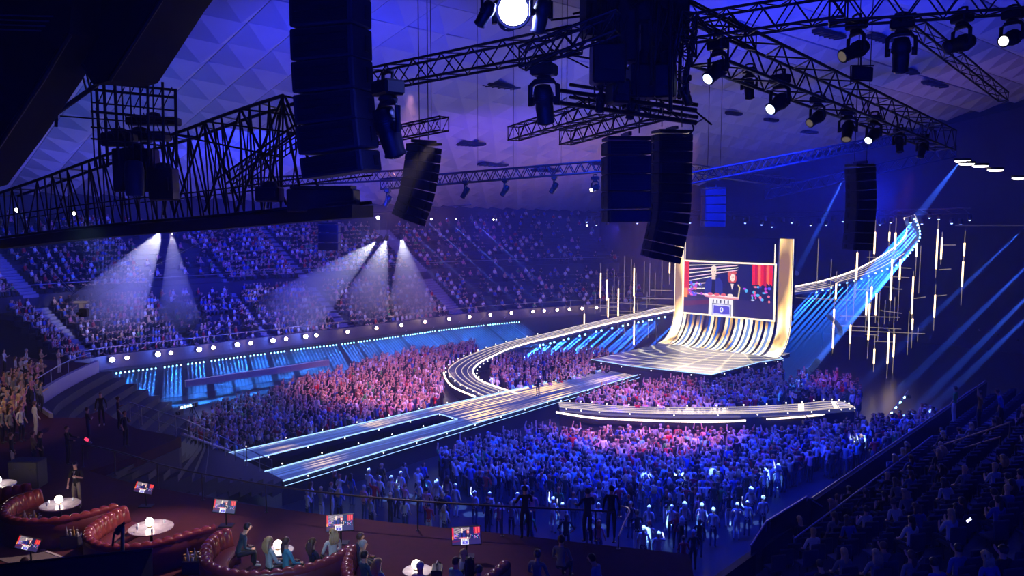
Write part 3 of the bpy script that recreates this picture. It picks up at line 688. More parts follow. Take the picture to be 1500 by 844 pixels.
scaffold('tube_scaffold', 'cluster of gold light tubes and crossbars beside the screen, above the ribbon',
    [(880, 400, 436, 1), (889, 410, 440, 1), (897, 420, 445, 0), (906, 423, 463, 1), (915, 375, 440, 0), (929, 393, 434, 1), (929, 434, 458, 1), (932, 400, 430, 0), (944, 383, 430, 0), (948, 428, 452, 0), (856, 460, 476, 1), (836, 440, 455, 0), (891, 437, 465, 1), (929, 470, 505, 1), (915, 470, 492, 0), (952, 386, 445, 0), (950, 470, 495, 0), (981, 385, 400, 1), (934, 440, 462, 0), (900, 395, 455, 0), (872, 430, 460, 0), (925, 380, 460, 0), (960, 400, 440, 0), (970, 380, 430, 0)],
    [(893, 443, 985, 448), (953, 425, 985, 426), (880, 448, 907, 449), (895, 455, 962, 458), (862, 451, 905, 450), (880, 462, 940, 460), (940, 437, 986, 438)], 96)
for x, y, D in ((1312, 380, 79), (1290, 430, 79), (1374, 370, 78), (1310, 510, 79)):
    l = bpy.data.lights.new('tube_glow', 'POINT'); l.energy = 22; l.color = WARM; l.shadow_soft_size = .5; o = bpy.data.objects.new('tube_glow', l); o.location = PD(x, y, D); COL.objects.link(o)
# screen and deck light reaching the front rows
o = area(wl.lerp(wr, .5) + FW * 4 + Vector((0, 0, 6)), wl.lerp(wr, .5) + FW * 30, 8, 500, (1, .8, .6), 170)
# ------------------------------------------------------------------ fascia lamps and blue bars
glow_w = emat('lamp_warm', (1, .72, .5), 26); glow_b = emat('lamp_blue', (.5, .6, 1), 34)
def fas_lamp(px, py, warm, i):
    p = PZ(px, py, FZ)
    d = min(range(60), key=lambda k: (FAS[k] - p).length); n = -outn(d); tg = Vector((n.y, -n.x, 0)); p = Vector((FAS[d].x, FAS[d].y, FZ + .05)) + n * .42 + tg * ((p - FAS[d]).dot(tg))
    t = thing('blinder_lamp', p, None, 'lamp')
    R = .18 if warm else .23
    M = Matrix.Rotation(math.atan2(-p.x, p.y) , 4, 'Z') @ Matrix.Rotation(math.radians(84), 4, 'X')
    m = MB(); m.lathe([(R * .5, -.35), (R, -.1), (R * 1.15, .03), (R, .05)], 12, M); m.build('housing', black, t, False)
    m = MB(); m.lathe([(R, .02), (R * .9, .08), (0, .14)], 12, M); m.build('lens', glow_w if warm else glow_b, t, False)
    tag(t, None if 0 else ('warm white round balcony lamp, %s counted from the near left end' if warm else 'blue white round balcony lamp, %s of the blue ones from the near left end') % ORD[i], 'lamp', 'warm lamps along the balcony front' if warm else 'blue lamps along the balcony front')
    l = bpy.data.lights.new('lamp_glow', 'POINT'); l.energy = 40 if warm else 200; l.color = (1, .6, .35) if warm else (.12, .2, 1); l.shadow_soft_size = .3
    o = bpy.data.objects.new('lamp_glow', l); o.parent = t; o.location = -outn(d) * .7; COL.objects.link(o)
for i, (x, y) in enumerate(((179, 522), (243, 515), (304, 508), (359, 501), (408, 495), (456, 490), (500, 485), (542, 480), (581, 476), (620, 472), (651, 467), (683, 464), (714, 461), (743, 458), (772, 455), (793, 455), (813, 454), (831, 453), (850, 452), (868, 450))): fas_lamp(x, y, True, i)
for i, (x, y) in enumerate(((161, 527), (229, 519), (289, 512), (345, 505), (397, 499), (445, 493))): fas_lamp(x, y, False, i)
haze_c = hazemat('haze_bar_shaft', .6, 0)
cyan_lens = emat('cyan_lens', (.3, .75, 1), 4.5)
bars = [(170, 540), (205, 536), (240, 531), (273, 527), (305, 523), (335, 520), (365, 516), (391, 512), (419, 508), (445, 505), (468, 502), (492, 499), (515, 496), (537, 493), (558, 491), (580, 488), (600, 486), (618, 484), (637, 481), (656, 479), (672, 477), (689, 475), (706, 472), (723, 470), (738, 469)]
BZ = FZ - 1.15
for i, (x, y) in enumerate(bars):
    c = PZ(x, y, BZ); d = min(range(60), key=lambda k: (Vector((FAS[k].x, FAS[k].y, BZ)) - c).length); n = -outn(d); tg = Vector((n.y, -n.x, 0))
    if tg.x < 0: tg = -tg
    c = Vector((FAS[d].x, FAS[d].y, BZ)) + n * .5 + tg * ((c - FAS[d]).dot(tg))
    t = thing('light_bar', c, 'bar of five blue lamps under the balcony front, %s from the near left end' % ORD[i], 'light bar', 'blue light bars along the balcony front')
    m = MB(); a = Matrix.Rotation(math.atan2(tg.y, tg.x), 4, 'Z'); m.box((0, 0, .1), (1.05 * 1.7, .16, .14), a); m.build('housing', black, t, False)
    # beams fan from down-left (near) to down-right (far)
    dr = (n * (.9 + .35 * (i / 24)) + tg * (-.5 + 1.3 * (i / 24)) * 1.0 + Vector((0, 0, -.95))).normalized(); L = (BZ - .3) / -dr.z * 1.0
    for k in range(5):
        p = c + tg * ((k - 2) * .36); dotlamp(p + n * .08, t, .075, cyan_lens, 'lens')
        m = MB(); m.tube([p + dr * .1, p + dr * L], 0, 8, rs=[.06, .19]); m.build('light_shaft', haze_c, t)
    l = bpy.data.lights.new('bar_light', 'AREA'); l.shape = 'RECTANGLE'; l.size = 1.7; l.size_y = .12; l.energy = 150 * (1 - .022 * i); l.color = (.02, .2, 1); l.spread = math.radians(12)
    o = bpy.data.objects.new('bar_light', l); COL.objects.link(o); o.parent = t
    zq = -dr; xq = tg - zq * tg.dot(zq); xq.normalize(); yq = zq.cross(xq); o.matrix_basis = Matrix.Translation(dr * .14) @ Matrix((xq, yq, zq)).transposed().to_4x4()
# ------------------------------------------------------------------ trusses
def truss(name, label, a, b, h, wdt, nb, group=None, tri=False, single=True, cr=.03, br=.016, upv=(0, 0, 1), taper=None, mat=None):
    """lattice girder between a and b: four chords, zig-zag braces on all sides"""
    a = Vector(a); b = Vector(b); t = thing(name, a, label, 'truss', group); d = (b - a).normalized(); upv = Vector(upv); sd = d.cross(upv).normalized()
    mat = mat or blackmetal
    def c(f, i, j):
        hh = h if taper is None else h * (1 + (taper - 1) * f); ww = wdt
        return a.lerp(b, f) + upv * (hh * (i - .5)) + sd * (ww * (j - .5))
    for i in (0, 1):
        for j in (0, 1): rod('chord', c(0, i, j), c(1, i, j), cr, t, mat)
    pairs_ = []
    for k in range(nb):
        f0, f1 = k / nb, (k + 1) / nb
        for (i0, j0), (i1, j1) in (((0, 0), (1, 0)), ((0, 1), (1, 1)), ((0, 0), (0, 1)), ((1, 0), (1, 1))):
            if k % 2: (i0, j0), (i1, j1) = (i1, j1), (i0, j0)
            pairs_.append((c(f0, i0, j0), c(f1, i1, j1)))
    for f in (0, 1): pairs_ += [(c(f, 0, 0), c(f, 1, 0)), (c(f, 0, 1), c(f, 1, 1)), (c(f, 0, 0), c(f, 0, 1)), (c(f, 1, 0), c(f, 1, 1))]
    if single:
        for p, q in pairs_: rod('brace', p, q, br, t, mat, 5)
    else:
        m = MB()
        for p, q in pairs_: m.tube([p, q], br, 4, cap=False)
        o = m.build('braces', mat, t); o['kind'] = 'stuff'
    return t
def hanger(t, p, ztop=None, r=.012, name='hanging_cable'):
    p = Vector(p); rod(name, p, (p.x, p.y, ztop or cz(p) - .1), r, t)
# ------------------------------------------------------------------ moving heads
_mh = {}
def head_meshes():
    if _mh: return _mh
    m = MB(); m.bbox((0, 0, -.12), (.42, .3, .2), .03)
    for k in range(4): m.box((.215, -.09 + k * .06, -.12), (.01, .03, .12))
    m.lathe([(.11, -.22), (.13, -.25), (.13, -.28)], 12); _mh['base'] = m.mesh('base', black)
    m = MB()
    for s in (-1, 1):
        m.tube([(0, 0, -.30), (s * .16, 0, -.31), (s * .245, 0, -.38), (s * .25, 0, -.6), (s * .24, 0, -.72)], .035, 6, rs=[.05, .05, .045, .04, .05])
        m.lathe([(.075, 0), (.075, .05)], 10, Matrix.Translation((s * .235, 0, -.64)) @ Matrix.Rotation(math.radians(90 * -s), 4, 'Y'))
    _mh['yoke'] = m.mesh('yoke', black)
    m = MB(); m.lathe([(.06, .30), (.13, .28), (.165, .18), (.18, .02), (.15, -.02), (.155, -.1), (.14, -.3), (.155, -.34), (.15, -.36), (.125, -.365)], 16)
    for k in range(5): m.lathe([(.182, .14 - k * .03), (.186, .135 - k * .03), (.182, .13 - k * .03)], 16)
    _mh['body'] = m.mesh('lamp_body', black)
    for nm, mt in (('off', pm('lens_dark', (.05, .06, .1), .05, .3)), ('blue', emat('head_lens_blue', (.6, .7, 1), 5)), ('white', emat('head_lens_white', (1, .93, .85), 3)), ('flare', emat('head_lens_flare', (.6, .7, 1), 20)), ('dim', pm('head_lens_dim', (.02, .02, .02), 1, 0, (1, .8, .6), .12))):
        m = MB(); m.lathe([(.128, -.355), (.1, -.38), (.05, -.395), (0, -.4)], 16); _mh['lens_' + nm] = m.mesh('lens', mt)
    m = MB(); m.tube([(-.12, 0, -.03), (-.12, 0, .08), (0, 0, .1), (.12, 0, .08), (.12, 0, -.03)], .03, 5); _mh['clamp'] = m.mesh('clamp', black)
    return _mh
def moving_head(p, aim, s, label, lens='off', group=None, parts=True):
    """p = where the clamp hangs; aim = direction of throw"""
    H = head_meshes(); t = thing('moving_head_lamp', p, label, 'stage lamp', group); t.scale = (s, s, s)
    aim = Vector(aim).normalized(); az = math.atan2(aim.y, aim.x) + math.pi / 2
    R0 = Matrix.Rotation(az, 4, 'Z'); link('clamp', H['clamp'], t, R0); link('base', H['base'], t, R0); link('yoke', H['yoke'], t, R0)
    M = Matrix.Translation((0, 0, -.66)) @ aim.to_track_quat('-Z', 'X').to_matrix().to_4x4()
    b = link('lamp_body', H['body'], t, M); link('lens', H['lens_' + lens], b)
    return t
def head_px(px, py, hpx, D, aim, label, lens='off', group=None):
    """lamp whose base top shows at px,py and that is hpx tall in the photograph"""
    s = hpx * D / F / 1.0; return moving_head(PD(px, py, D), aim, s, label, lens, group)
DN = (0, 0, -1)
# the near heads
head_px(568, 116, 108, 12.5, (.25, .2, -1), 'large dark moving head lamp just right of the tall speaker column')
head_px(797, 92, 84, 15.5, (.12, .3, -1), 'large dark blue moving head lamp hanging under the brightly lit truss joint')
head_px(1052, 58, 66, 17, (-.75, -.5, -.62), 'dark moving head lamp with a blazing blue white lens, hung beside the dense rigging tower', 'blue')
t = moving_head(PD(793, -28, 12.5), (-.2, .3, -1), .75, 'dark round lamp just beside the blazing lamp at the top')
t = moving_head(PD(745, -30, 13), (.0, -1, -.28), .95, 'blazing blue white moving head lamp aimed at the viewer near the top', 'flare')
bp = PD(752, 15, 12.6); l = bpy.data.lights.new('lamp_flare', 'POINT'); l.energy = 1800; l.color = (.1, .14, 1); l.shadow_soft_size = .16; o = bpy.data.objects.new('lamp_flare', l); o.location = bp; COL.objects.link(o)
m = MB(); m.lathe([(0, .05), (.2, .04), (.25, 0), (.2, -.03)], 20, Matrix.Translation(Vector((0, 0, 0))) @ (Vector((0, 0, CAMZ)) - bp).to_track_quat('Z', 'Y').to_matrix().to_4x4()); dd_ = thing('flood_lamp', bp, 'blazing round flood lamp shining blue white at the very top of the rig', 'stage lamp')
m.build('lens', emat('flood_lens', (.8, .85, 1), 40), dd_, False); m = MB(); Mx = (Vector((0, 0, CAMZ)) - bp).to_track_quat('Z', 'Y').to_matrix().to_4x4(); m.lathe([(.14, -.4), (.24, -.3), (.29, -.02), (.29, .02), (.26, .02)], 20, Mx); m.build('housing', black, dd_, False)
moving_head(PD(712, -22, 12.2), (-.5, .2, -.8), .6, 'dark lamp half hidden in the glare, on the column side of it')
# heads under the right truss
RH = [(1143, 108, 62, 22, (-.75, -.5, -.5), 'lamp with an oval blue white lens, first under the right truss', 'blue'),
      (1198, 140, 48, 25, (-.8, -.45, -.5), 'dark moving head lamp with a faint lens, second under the right truss', 'dim'),
      (1243, 158, 48, 27, (-.3, -.5, -.8), 'dark moving head lamp with a pinkish lens, third under the right truss', 'dim'),
      (1281, 168, 44, 30, (-.7, -.5, -.55), 'moving head lamp with a bright slanted lens, fourth under the right truss', 'blue'),
      (1098, 98, 44, 23, (0.2, .3, -1), 'dark moving head lamp hanging between the blazing side lamp and the right truss', 'off'),
      (1255, 28, 66, 16.5, (-.9, -.25, -.42), 'dark profile lamp with a dim lens pointing down the hall from the top truss', 'dim'),
      (1322, 26, 74, 16, (.1, .2, -1), 'stout dark moving head lamp hanging nose down from the top truss', 'off'),
      (1410, 18, 66, 15.5, (-.95, -.2, -.28), 'long dark profile lamp lying nearly level under the top truss', 'off'),
      (1484, 14, 60, 15, (-.8, -.5, -.3), 'dark lamp with a small cream lens, last on the top truss', 'white'),
      (1352, 196, 34, 36, (-.3, -.2, -.9), 'small dark moving head lamp at the lower end of the right truss', 'off'),
      (1318, 186, 36, 33, (0, -.3, -1), 'small dark moving head lamp next to last on the right truss', 'off')]
for x, y, h, D, aim, lab, le in RH: head_px(x, y, h, D, aim, lab, le)
# ------------------------------------------------------------------ trusses overhead
topm = blackmetal
truss('lighting_truss', 'blue lit box truss crossing behind the tall speaker column to the lamp joint', PD(520, 122, 19), PD(845, 58, 15.5), .44, .4, 15)
truss('lighting_truss', 'bright lit short truss piece at the joint above the hanging lamp', PD(765, 86, 15.2), PD(905, 32, 14.6), .36, .36, 7)
truss('lighting_truss', 'small level truss ending in mid air right of the tall speaker column', PD(548, 202, 30), PD(651, 181, 27.5), .46, .4, 11)
truss('lighting_truss', 'slanting truss whose free end hangs left of the rigging tower', PD(752, 196, 27), PD(884, 156, 22), .44, .4, 13)
truss('lighting_truss', 'second slanting truss just below the first, ending left of the straight speaker stack', PD(828, 202, 25), PD(962, 163, 20), .42, .38, 13)
truss('lighting_truss', 'deep box truss at the top right carrying a row of four dark lamps', PD(1000, 44, 17.5), PD(1240, 8, 16), .5, .5, 10)
truss('lighting_truss', 'continuing dark truss at the top right corner above the profile lamps', PD(1215, 16, 16.2), PD(1540, -8, 14.8), .5, .5, 11)
truss('lighting_truss', 'heavy dark truss falling away to the lower right with lamps beneath', PD(1040, 62, 19), PD(1385, 206, 40), .95, .9, 24, cr=.05, br=.025)
truss('lighting_truss', 'thin truss rising behind the heavy falling truss', PD(1330, 30, 20), PD(1470, 142, 30), .3, .3, 12, single=False)
lt = truss('lighting_truss', 'long thin truss carrying small moving heads in front of the far ceiling', PD(560, 270, 50), PD(890, 243, 46), .62, .5, 44, single=False, cr=.05, br=.03)
truss('lighting_truss', 'thin truss behind the tall speaker column, left of the long one', PD(368, 268, 56), PD(600, 256, 50), .6, .5, 26, single=False, cr=.05, br=.03)
truss('lighting_truss', 'thin truss right of the curved speaker column, sloping up', PD(1008, 262, 46), PD(1330, 200, 52), .6, .5, 34, single=False, cr=.05, br=.03)
truss('lighting_truss', 'thin truss over the right end of the hall in warm light', PD(1120, 285, 60), PD(1400, 222, 56), .7, .6, 30, single=False, cr=.05, br=.03)
truss('lighting_truss', 'short truss seen under the ceiling edge right of the straight speaker stack', PD(1000, 246, 56), PD(1160, 268, 60), .6, .5, 18, single=False, cr=.05, br=.03)
for x, y, lab in ((568, 276, 'small moving head under the long thin truss, nearest the hanging speaker'), (682, 264, 'small dark moving head under the long thin truss, leaning left'), (740, 261, 'small moving head under the long thin truss, middle one of three'), (812, 257, 'small moving head under the long thin truss above the far wall lamps'), (872, 258, 'small moving head with a lit lens beside the straight speaker stack')):
    head_px(x, y, 26, 48, (-.5, .1, -.8) if x != 872 else (-.6, -.6, -.3), lab, 'white' if x == 872 else 'off')
for px, py, D in ((752, 200, 27), (752, 250, 48), (822, 240, 47), (632, 178, 28), (700, 245, 48), (830, 190, 25)):
    t = thing('hanging_cable', PD(px, py, D), 'thin steel cable holding a truss end up to the ceiling', 'cable', 'steel cables above the thin trusses'); hanger(t, PD(px, py, D))
# dense rigging tower
tw = thing('rigging_tower', PD(940, 90, 18), 'dense dark tower of frames, winches and cables above the straight speaker stack', 'rigging')
def rp_(x0, y0, x1, y1, D0, D1, r, nm='frame_bar', n=6): return rod(nm, PD(x0, y0, D0), PD(x1, y1, D1), r, tw, None, n)
for y in (150, 168): rp_(815, y - 18, 1020, y + 12, 18.5, 16.5, .05)
for y in (150, 168): rp_(835, y - 26, 1022, y + 4, 20, 18, .045)
for k in range(10):
    x = 818 + k * 22.5; rp_(x, 135 + k * 3.3, x + (22 if k % 2 else 0), 153 + k * 3.3, 18.4 - k * .2, 18.2 - k * .2, .02, 'brace'); rp_(x, 150 + k * 3.3, x + 12, 143 + k * 3.3, 18.4 - k * .2, 20 - k * .2, .018, 'brace')
R = random.Random(11)
for k in range(16):
    x = 868 + k * 9.5 + R.uniform(-3, 3); D = R.uniform(16.5, 19.5); rp_(x, -30, x + R.uniform(-4, 4), R.uniform(120, 175), D, D, R.choice((.03, .045, .02)), 'upright')
for k in range(26):
    x = R.uniform(860, 1000); y = R.uniform(0, 150); D = R.uniform(16.5, 19.5); rp_(x, y, x + R.uniform(-60, 60), y + R.uniform(-34, 34), D, D + R.uniform(-.6, .6), R.choice((.018, .025, .035)), 'brace')
for x, y, w_, h_, D in ((905, 40, .9, 1.5, 17.5), (960, 60, .8, 1.2, 18), (890, 95, .7, .8, 17), (940, 120, .6, .7, 17.4), (985, 30, .7, .9, 18), (925, 5, 1.1, .8, 17.5), (870, 20, .5, 1.0, 17.6), (975, 120, .45, .7, 17.2), (905, 135, .4, .5, 17.1)):
    p = PD(x, y, D); m = MB(); M = Matrix.Translation(p) @ Matrix.Rotation(R.uniform(-.5, .5), 4, 'Z'); m.bbox((0, 0, 0), (w_, .5, h_), .04, M); m.lathe([(.12, 0), (.12, .25), (.05, .3)], 8, M @ Matrix.Translation((0, 0, h_ / 2))); m.box((0, -.26, 0), (w_ * .6, .03, h_ * .3), M); m.build('winch_box', black, tw)
for k in range(9):
    x = 875 + k * 15; p = PD(x, R.uniform(-5, 30), 17); q = PD(x + R.uniform(-12, 12), R.uniform(100, 165), 17.3); mid = p.lerp(q, .5) + Vector((R.uniform(-.3, .3), 0, -.3)); m = MB(); m.tube(crm([p, mid, q], 9), .02, 5); m.build('cable', black, tw)
m = MB(); m.tube(crm([PD(1012, 178, 17), PD(1016, 190, 17), PD(1008, 198, 17), PD(1000, 200, 17)], 9), .02, 5); m.build('cable', black, tw)
for k, (x, y) in enumerate(((880, 140), (925, 150), (1005, 130))): head_px(x, y - 20, 42, 17.5, (R.uniform(-.4, .4), 0, -1), ('dark lamp tucked into the foot of the rigging tower, beside its open end', 'dark lamp hanging in the middle of the rigging tower foot', 'dark lamp at the outer corner of the rigging tower near the blazing side lamp')[k])
for x0, y0, x1, y1, D0, D1 in ((970, 12, 1010, 70, 18, 17), (985, 0, 1100, 60, 20, 18), (1010, 30, 990, 130, 17, 17.5)):
    truss('lighting_truss', {970: 'steep dark truss rising beside the rigging tower', 985: 'short dark truss running from the rigging tower top towards the right truss', 1010: 'steep short truss leaning against the side of the rigging tower'}[x0], PD(x0, y0, D0), PD(x1, y1, D1), .35, .35, 6, 'short trusses by the tower')
# hung monitor
t = thing('hanging_monitor', PD(1263, 108, 19), 'small flat monitor hung on a rod under the top right truss', 'monitor')
m = MB(); M = Matrix.Translation(PD(1263, 108, 19)) @ Matrix.Rotation(.3, 4, 'Z'); m.bbox((0, 0, 0), (.58, .07, .34), .02, M); m.build('casing', black, t)
m = MB(); m.box((0, -.045, 0), (.52, .02, .28), M); m.build('panel', pm('monitor_back', (.02, .025, .05), .3), t)
rod('hanging_rod', PD(1261, 98, 19), PD(1261, 68, 19), .02, t); rod('bracket', PD(1246, 96, 19), PD(1280, 96, 19), .015, t); rod('bracket', PD(1246, 96, 19), PD(1246, 125, 19), .015, t)
# ------------------------------------------------------------------ loudspeakers
def line_array(label, pts, D, wd, dep, n, yaw=0., name='line_array'):
    """hang of n wedge cabinets following a profile of pixel points (centre line) at distance D"""
    c = crm([PD(x, y, D) for x, y in pts], n * 2 + 1); t = thing(name, c[0], label, 'loudspeaker')
    R0 = Matrix.Rotation(yaw, 4, 'Z'); fr = R0 @ Vector((0, -1, 0))
    # travel in image gives the hang; curvature tips the cabinets
    m = MB(); m.box((0, 0, .12), (wd * .96, dep, .1), Matrix.Translation(c[0]) @ R0); m.box((0, 0, .25), (.1, dep * 1.1, .12), Matrix.Translation(c[0]) @ R0); m.build('flying_frame', black, t)
    for k in range(n):
        a, mid, b = c[2 * k], c[2 * k + 1], c[2 * k + 2]; h = (b - a).length * .97; ax = (a - b).normalized()
        xx = R0 @ Vector((1, 0, 0)); yy = ax.cross(xx).normalized(); xx = yy.cross(ax); M = Matrix.Translation(mid) @ Matrix((xx, yy, ax)).transposed().to_4x4()
        m = MB(); m.bbox((0, 0, 0), (wd, dep, h), .025, M); o = m.build('speaker_box', speaker_m, t)
        m = MB(); m.box((0, -dep / 2 - .012, 0), (wd * .86, .02, h * .84), M)
        for q in range(3): m.box((0, -dep / 2 - .03, (q - 1) * h * .25), (wd * .8, .02, .012), M)
        m.build('grille', pm('speaker_grille', (.02, .022, .05), .35, .5), o)
        for s in (-1, 1):
            m = MB(); m.box((s * (wd / 2 + .012), dep * .2, 0), (.02, .12, h * .5), M); m.build('rigging_plate', steel if False else black, o)
    for s in (-.3, .3): hanger(t, c[0] + R0 @ Vector((s * wd, 0, .3)), None, .02, 'hanging_chain')
    return t
line_array('tall dark blue loudspeaker column hanging close by at the upper left', [(484, -60), (484, 0), (486, 90), (492, 180), (501, 254)], 14.6, 1.28, .7, 8, -.35)
line_array('curved loudspeaker column seen side on, hanging beyond the tall one', [(621, 216), (617, 250), (609, 290), (598, 322)], 34, 1.15, 1.1, 9, -.9)
line_array('straight stack of square subwoofers hanging under the rigging tower', [(917, 210), (917, 268), (917, 324)], 24, 1.32, .9, 5, .1, 'subwoofer_stack')
line_array('long curved loudspeaker column hanging just left of the big screen', [(984, 198), (983, 260), (980, 320), (967, 380)], 30, 1.34, .8, 13, .25)
line_array('nearly black loudspeaker column hanging before the right end of the hall', [(1260, 246), (1261, 300), (1256, 366)], 38, 1.15, .8, 9, .3)
line_array('faint blue loudspeaker column high behind the long curved one', [(1045, 278), (1045, 306), (1044, 332)], 56, 1.5, .9, 5, .1)
line_array('dim blue speaker box stack under the dark gangway end', [(483, 330), (483, 348), (483, 366)], 50, 1.25, .9, 3, 0)
# ------------------------------------------------------------------ great dark truss gangway on the left
g = thing('roof_gangway', PD(200, 320, 30), 'great dark latticed gangway spanning the left of the hall under the ceiling', 'gangway')
def gp(x, y, D): return PD(x, y, D)
def gD(x): return 38 - 12 * (x + 20) / 540
gr = lambda a, b, r, nm='strut': rod(nm, a, b, r, g, None, 6)
top_ = [(-10, 286), (60, 262), (130, 236), (195, 214), (253, 197), (330, 168), (415, 140)]
bot_ = [(-10, 350), (100, 336), (200, 326), (300, 318), (400, 308), (520, 296), (640, 292)]
Tt = crm([gp(x, y, gD(x)) for x, y in top_], 40); Bt = crm([gp(x, y, gD(x)) for x, y in bot_[:-1]], 40)
off = Vector((.25, 1.5, .0))
for L in (Tt, Bt):
    for o_ in (Vector(), off): 
        m = MB(); m.tube([p + o_ for p in L], .07, 6); m.build('chord', blackmetal, g)
m = MB(); m.slab([p + Vector((0, -.5, -.1)) for p in Bt], [p + off + Vector((0, .5, -.1)) for p in Bt], .4); m.build('walkway_floor', pm('gangway_floor', (.004, .004, .007), .9), g)
for o_ in (Vector((0, -.55, 0)), off + Vector((0, .5, 0))):
    m = MB(); m.tube([p + o_ + Vector((0, 0, .95)) for p in Bt], .03, 5); m.build('hand_rail', blackmetal, g)
for k in range(0, 39, 1):
    x = Bt[k]; y = Tt[min(39, int(k * 1.22))]
    if k * 1.22 < 40:
        y2 = Tt[min(39, int((k + 1) * 1.22))]; gr(Bt[k], y, .04); 
        if k < 38: gr(Bt[k + 1 if k % 2 else k], y2 if not k % 2 else y, .03, 'diagonal')
        if k % 3 == 0: gr(Bt[k] + off, y + off, .035); gr(y, y + off, .03, 'crossbar')
        if k % 3 == 1 and k < 37: gr(Bt[k] + off, Tt[min(39, int((k + 2) * 1.22))] + off, .03, 'diagonal')
for a, b in (((415, 140), (345, 312)), ((415, 140), (392, 305)), ((412, 142), (442, 290)), ((418, 142), (470, 285)), ((415, 140), (520, 165)), ((353, 160), (300, 310)), ((353, 160), (420, 300)), ((300, 178), (255, 315)), ((300, 178), (352, 300)), ((253, 197), (283, 200)), ((353, 160), (440, 170)), ((300, 178), (440, 196)), ((253, 197), (410, 230)), ((258, 196), (240, 315)), ((412, 142), (440, 215)), ((440, 190), (330, 270)), ((440, 178), (318, 262))):
    gr(gp(*a, gD(a[0])), gp(*b, gD(b[0])), .05 if b[1] > 250 else .035)
# laddered girder in the middle of it
for q in range(5):
    a = gp(440, 178 + q * 9, 30); b = gp(350 - q * 3, 240 + q * 10, 33); gr(a, b, .035, 'ladder_rail')
for k in range(16):
    f = k / 15; a = gp(440, 178, 30).lerp(gp(350, 240, 33), f); b = gp(440, 214, 30).lerp(gp(338, 280, 33), f); gr(a, b, .025, 'rung')
# end box and equipment on it
m = MB(); M = Matrix.Translation(gp(470, 294, 27)) @ Matrix.Rotation(-.1, 4, 'Z'); m.bbox((0, .3, 0), (2.3, .9, .78), .05, M); m.box((0, .3, .45), (2.1, .7, .1), M); m.build('equipment_case', speaker_m, g)
for x, y, D, w_, h_ in ((200, 250, 30, 1.5, 1.6), (175, 205, 30, 1.1, .5), (240, 270, 30, .9, 1.2), (205, 200, 31, 2.2, .35), (225, 178, 31, 1.9, .3), (395, 285, 27, .8, .5)):
    m = MB(); M = Matrix.Translation(gp(x, y, D)); m.bbox((0, 0, 0), (w_, .7, h_), .05, M); m.lathe([(.3, h_ / 2), (.25, h_ / 2 + .15), (.1, h_ / 2 + .2)], 10, M); m.box((0, -.37, 0), (w_ * .7, .04, h_ * .4), M); m.build('equipment_case', black, g)
m = MB(); m.lathe([(.3, -.6), (.34, -.3), (.34, .3), (.28, .6), (.1, .66)], 12, Matrix.Translation(gp(197, 262, 28.5))); m.build('motor_drum', pm('drum_blue', (.03, .05, .2), .4), g)
# hanging frame on the left with its arm
fr_ = thing('hanging_scaffold', gp(170, 130, 29), 'dark hanging scaffold frame with uprights and an angled arm, above the gangway', 'scaffold')
fr = lambda a, b, r, nm='upright': rod(nm, gp(*a), gp(*b), r, fr_)
for x in (133, 141, 152, 168, 178, 190, 205, 216, 224, 238, 257): fr((x, 120 if x < 250 else 130, 29), (x + (6 if x < 200 else 2), 245, 29.5), R.choice((.03, .05, .06)))
for y in (122, 133, 152, 165, 188, 205): fr((133, y - 2, 28.8), (257, y + 10, 29.8), R.choice((.03, .05)), 'crossbar')
fr((80, 168, 27), (142, 124, 29), .09, 'arm'); fr((83, 165, 27), (82, 186, 27), .06, 'arm_end'); fr((88, 170, 27), (190, 178, 29), .025, 'arm_stay')
fr((113, 82, 27), (126, 130, 29), .035, 'hanging_bar'); fr((121, 82, 27), (133, 135, 29), .035, 'hanging_bar')
for k in range(8): fr((140 + k * 14, 165, 29), (154 + k * 14, 205, 29.4), .02, 'brace'); fr((154 + k * 14, 128, 29), (140 + k * 14, 160, 29.4), .02, 'brace')
# ------------------------------------------------------------------ big dark ducts at the upper left
def pixprism(name, label, pts, D, D2, mat, cat):
    t = thing(name, PD(*pts[0], D), label, cat); n = len(pts)
    vs = [PD(x, y, D) for x, y in pts]; ws = [v + Vector((0, D2 - D, .4)) for v in vs]
    m = MB(); m.add(vs + ws, [tuple(range(n)), tuple(range(n, 2 * n))[::-1]] + [(i, n + i, n + (i + 1) % n, (i + 1) % n) for i in range(n)]); m.build('shell', mat, t)
    return t, vs
duct_m = pm('duct_black', (.003, .003, .005), .9, var=.3)
t, v_ = pixprism('air_duct', 'huge dark air duct coming down from the top left corner', [(96, -60), (280, -60), (236, 0), (190, 72), (160, 118), (140, 124), (112, 82), (104, 50)], 22, 25, duct_m, 'duct')
m = MB(); m.tube([v_[2], v_[3], v_[4]], .06, 6); m.build('seam_band', black, t); m = MB(); m.tube([v_[5], v_[6], v_[7]], .05, 6); m.build('seam_band', black, t)
t, v_ = pixprism('air_duct', 'wide dark duct filling the left edge of the roof', [(-60, -60), (108, -60), (102, 50), (60, 120), (0, 210), (-60, 290)], 20.5, 22.5, duct_m, 'duct')
m = MB(); m.tube(v_[2:6], .07, 6); m.build('seam_band', black, t)
for k in range(4): rod('grille_bar', PD(0, 22 + k * 7, 20.3), PD(78 - k * 6, 24 + k * 7, 20.3), .02, t, pm('grille_blue', (.05, .07, .2), .4))
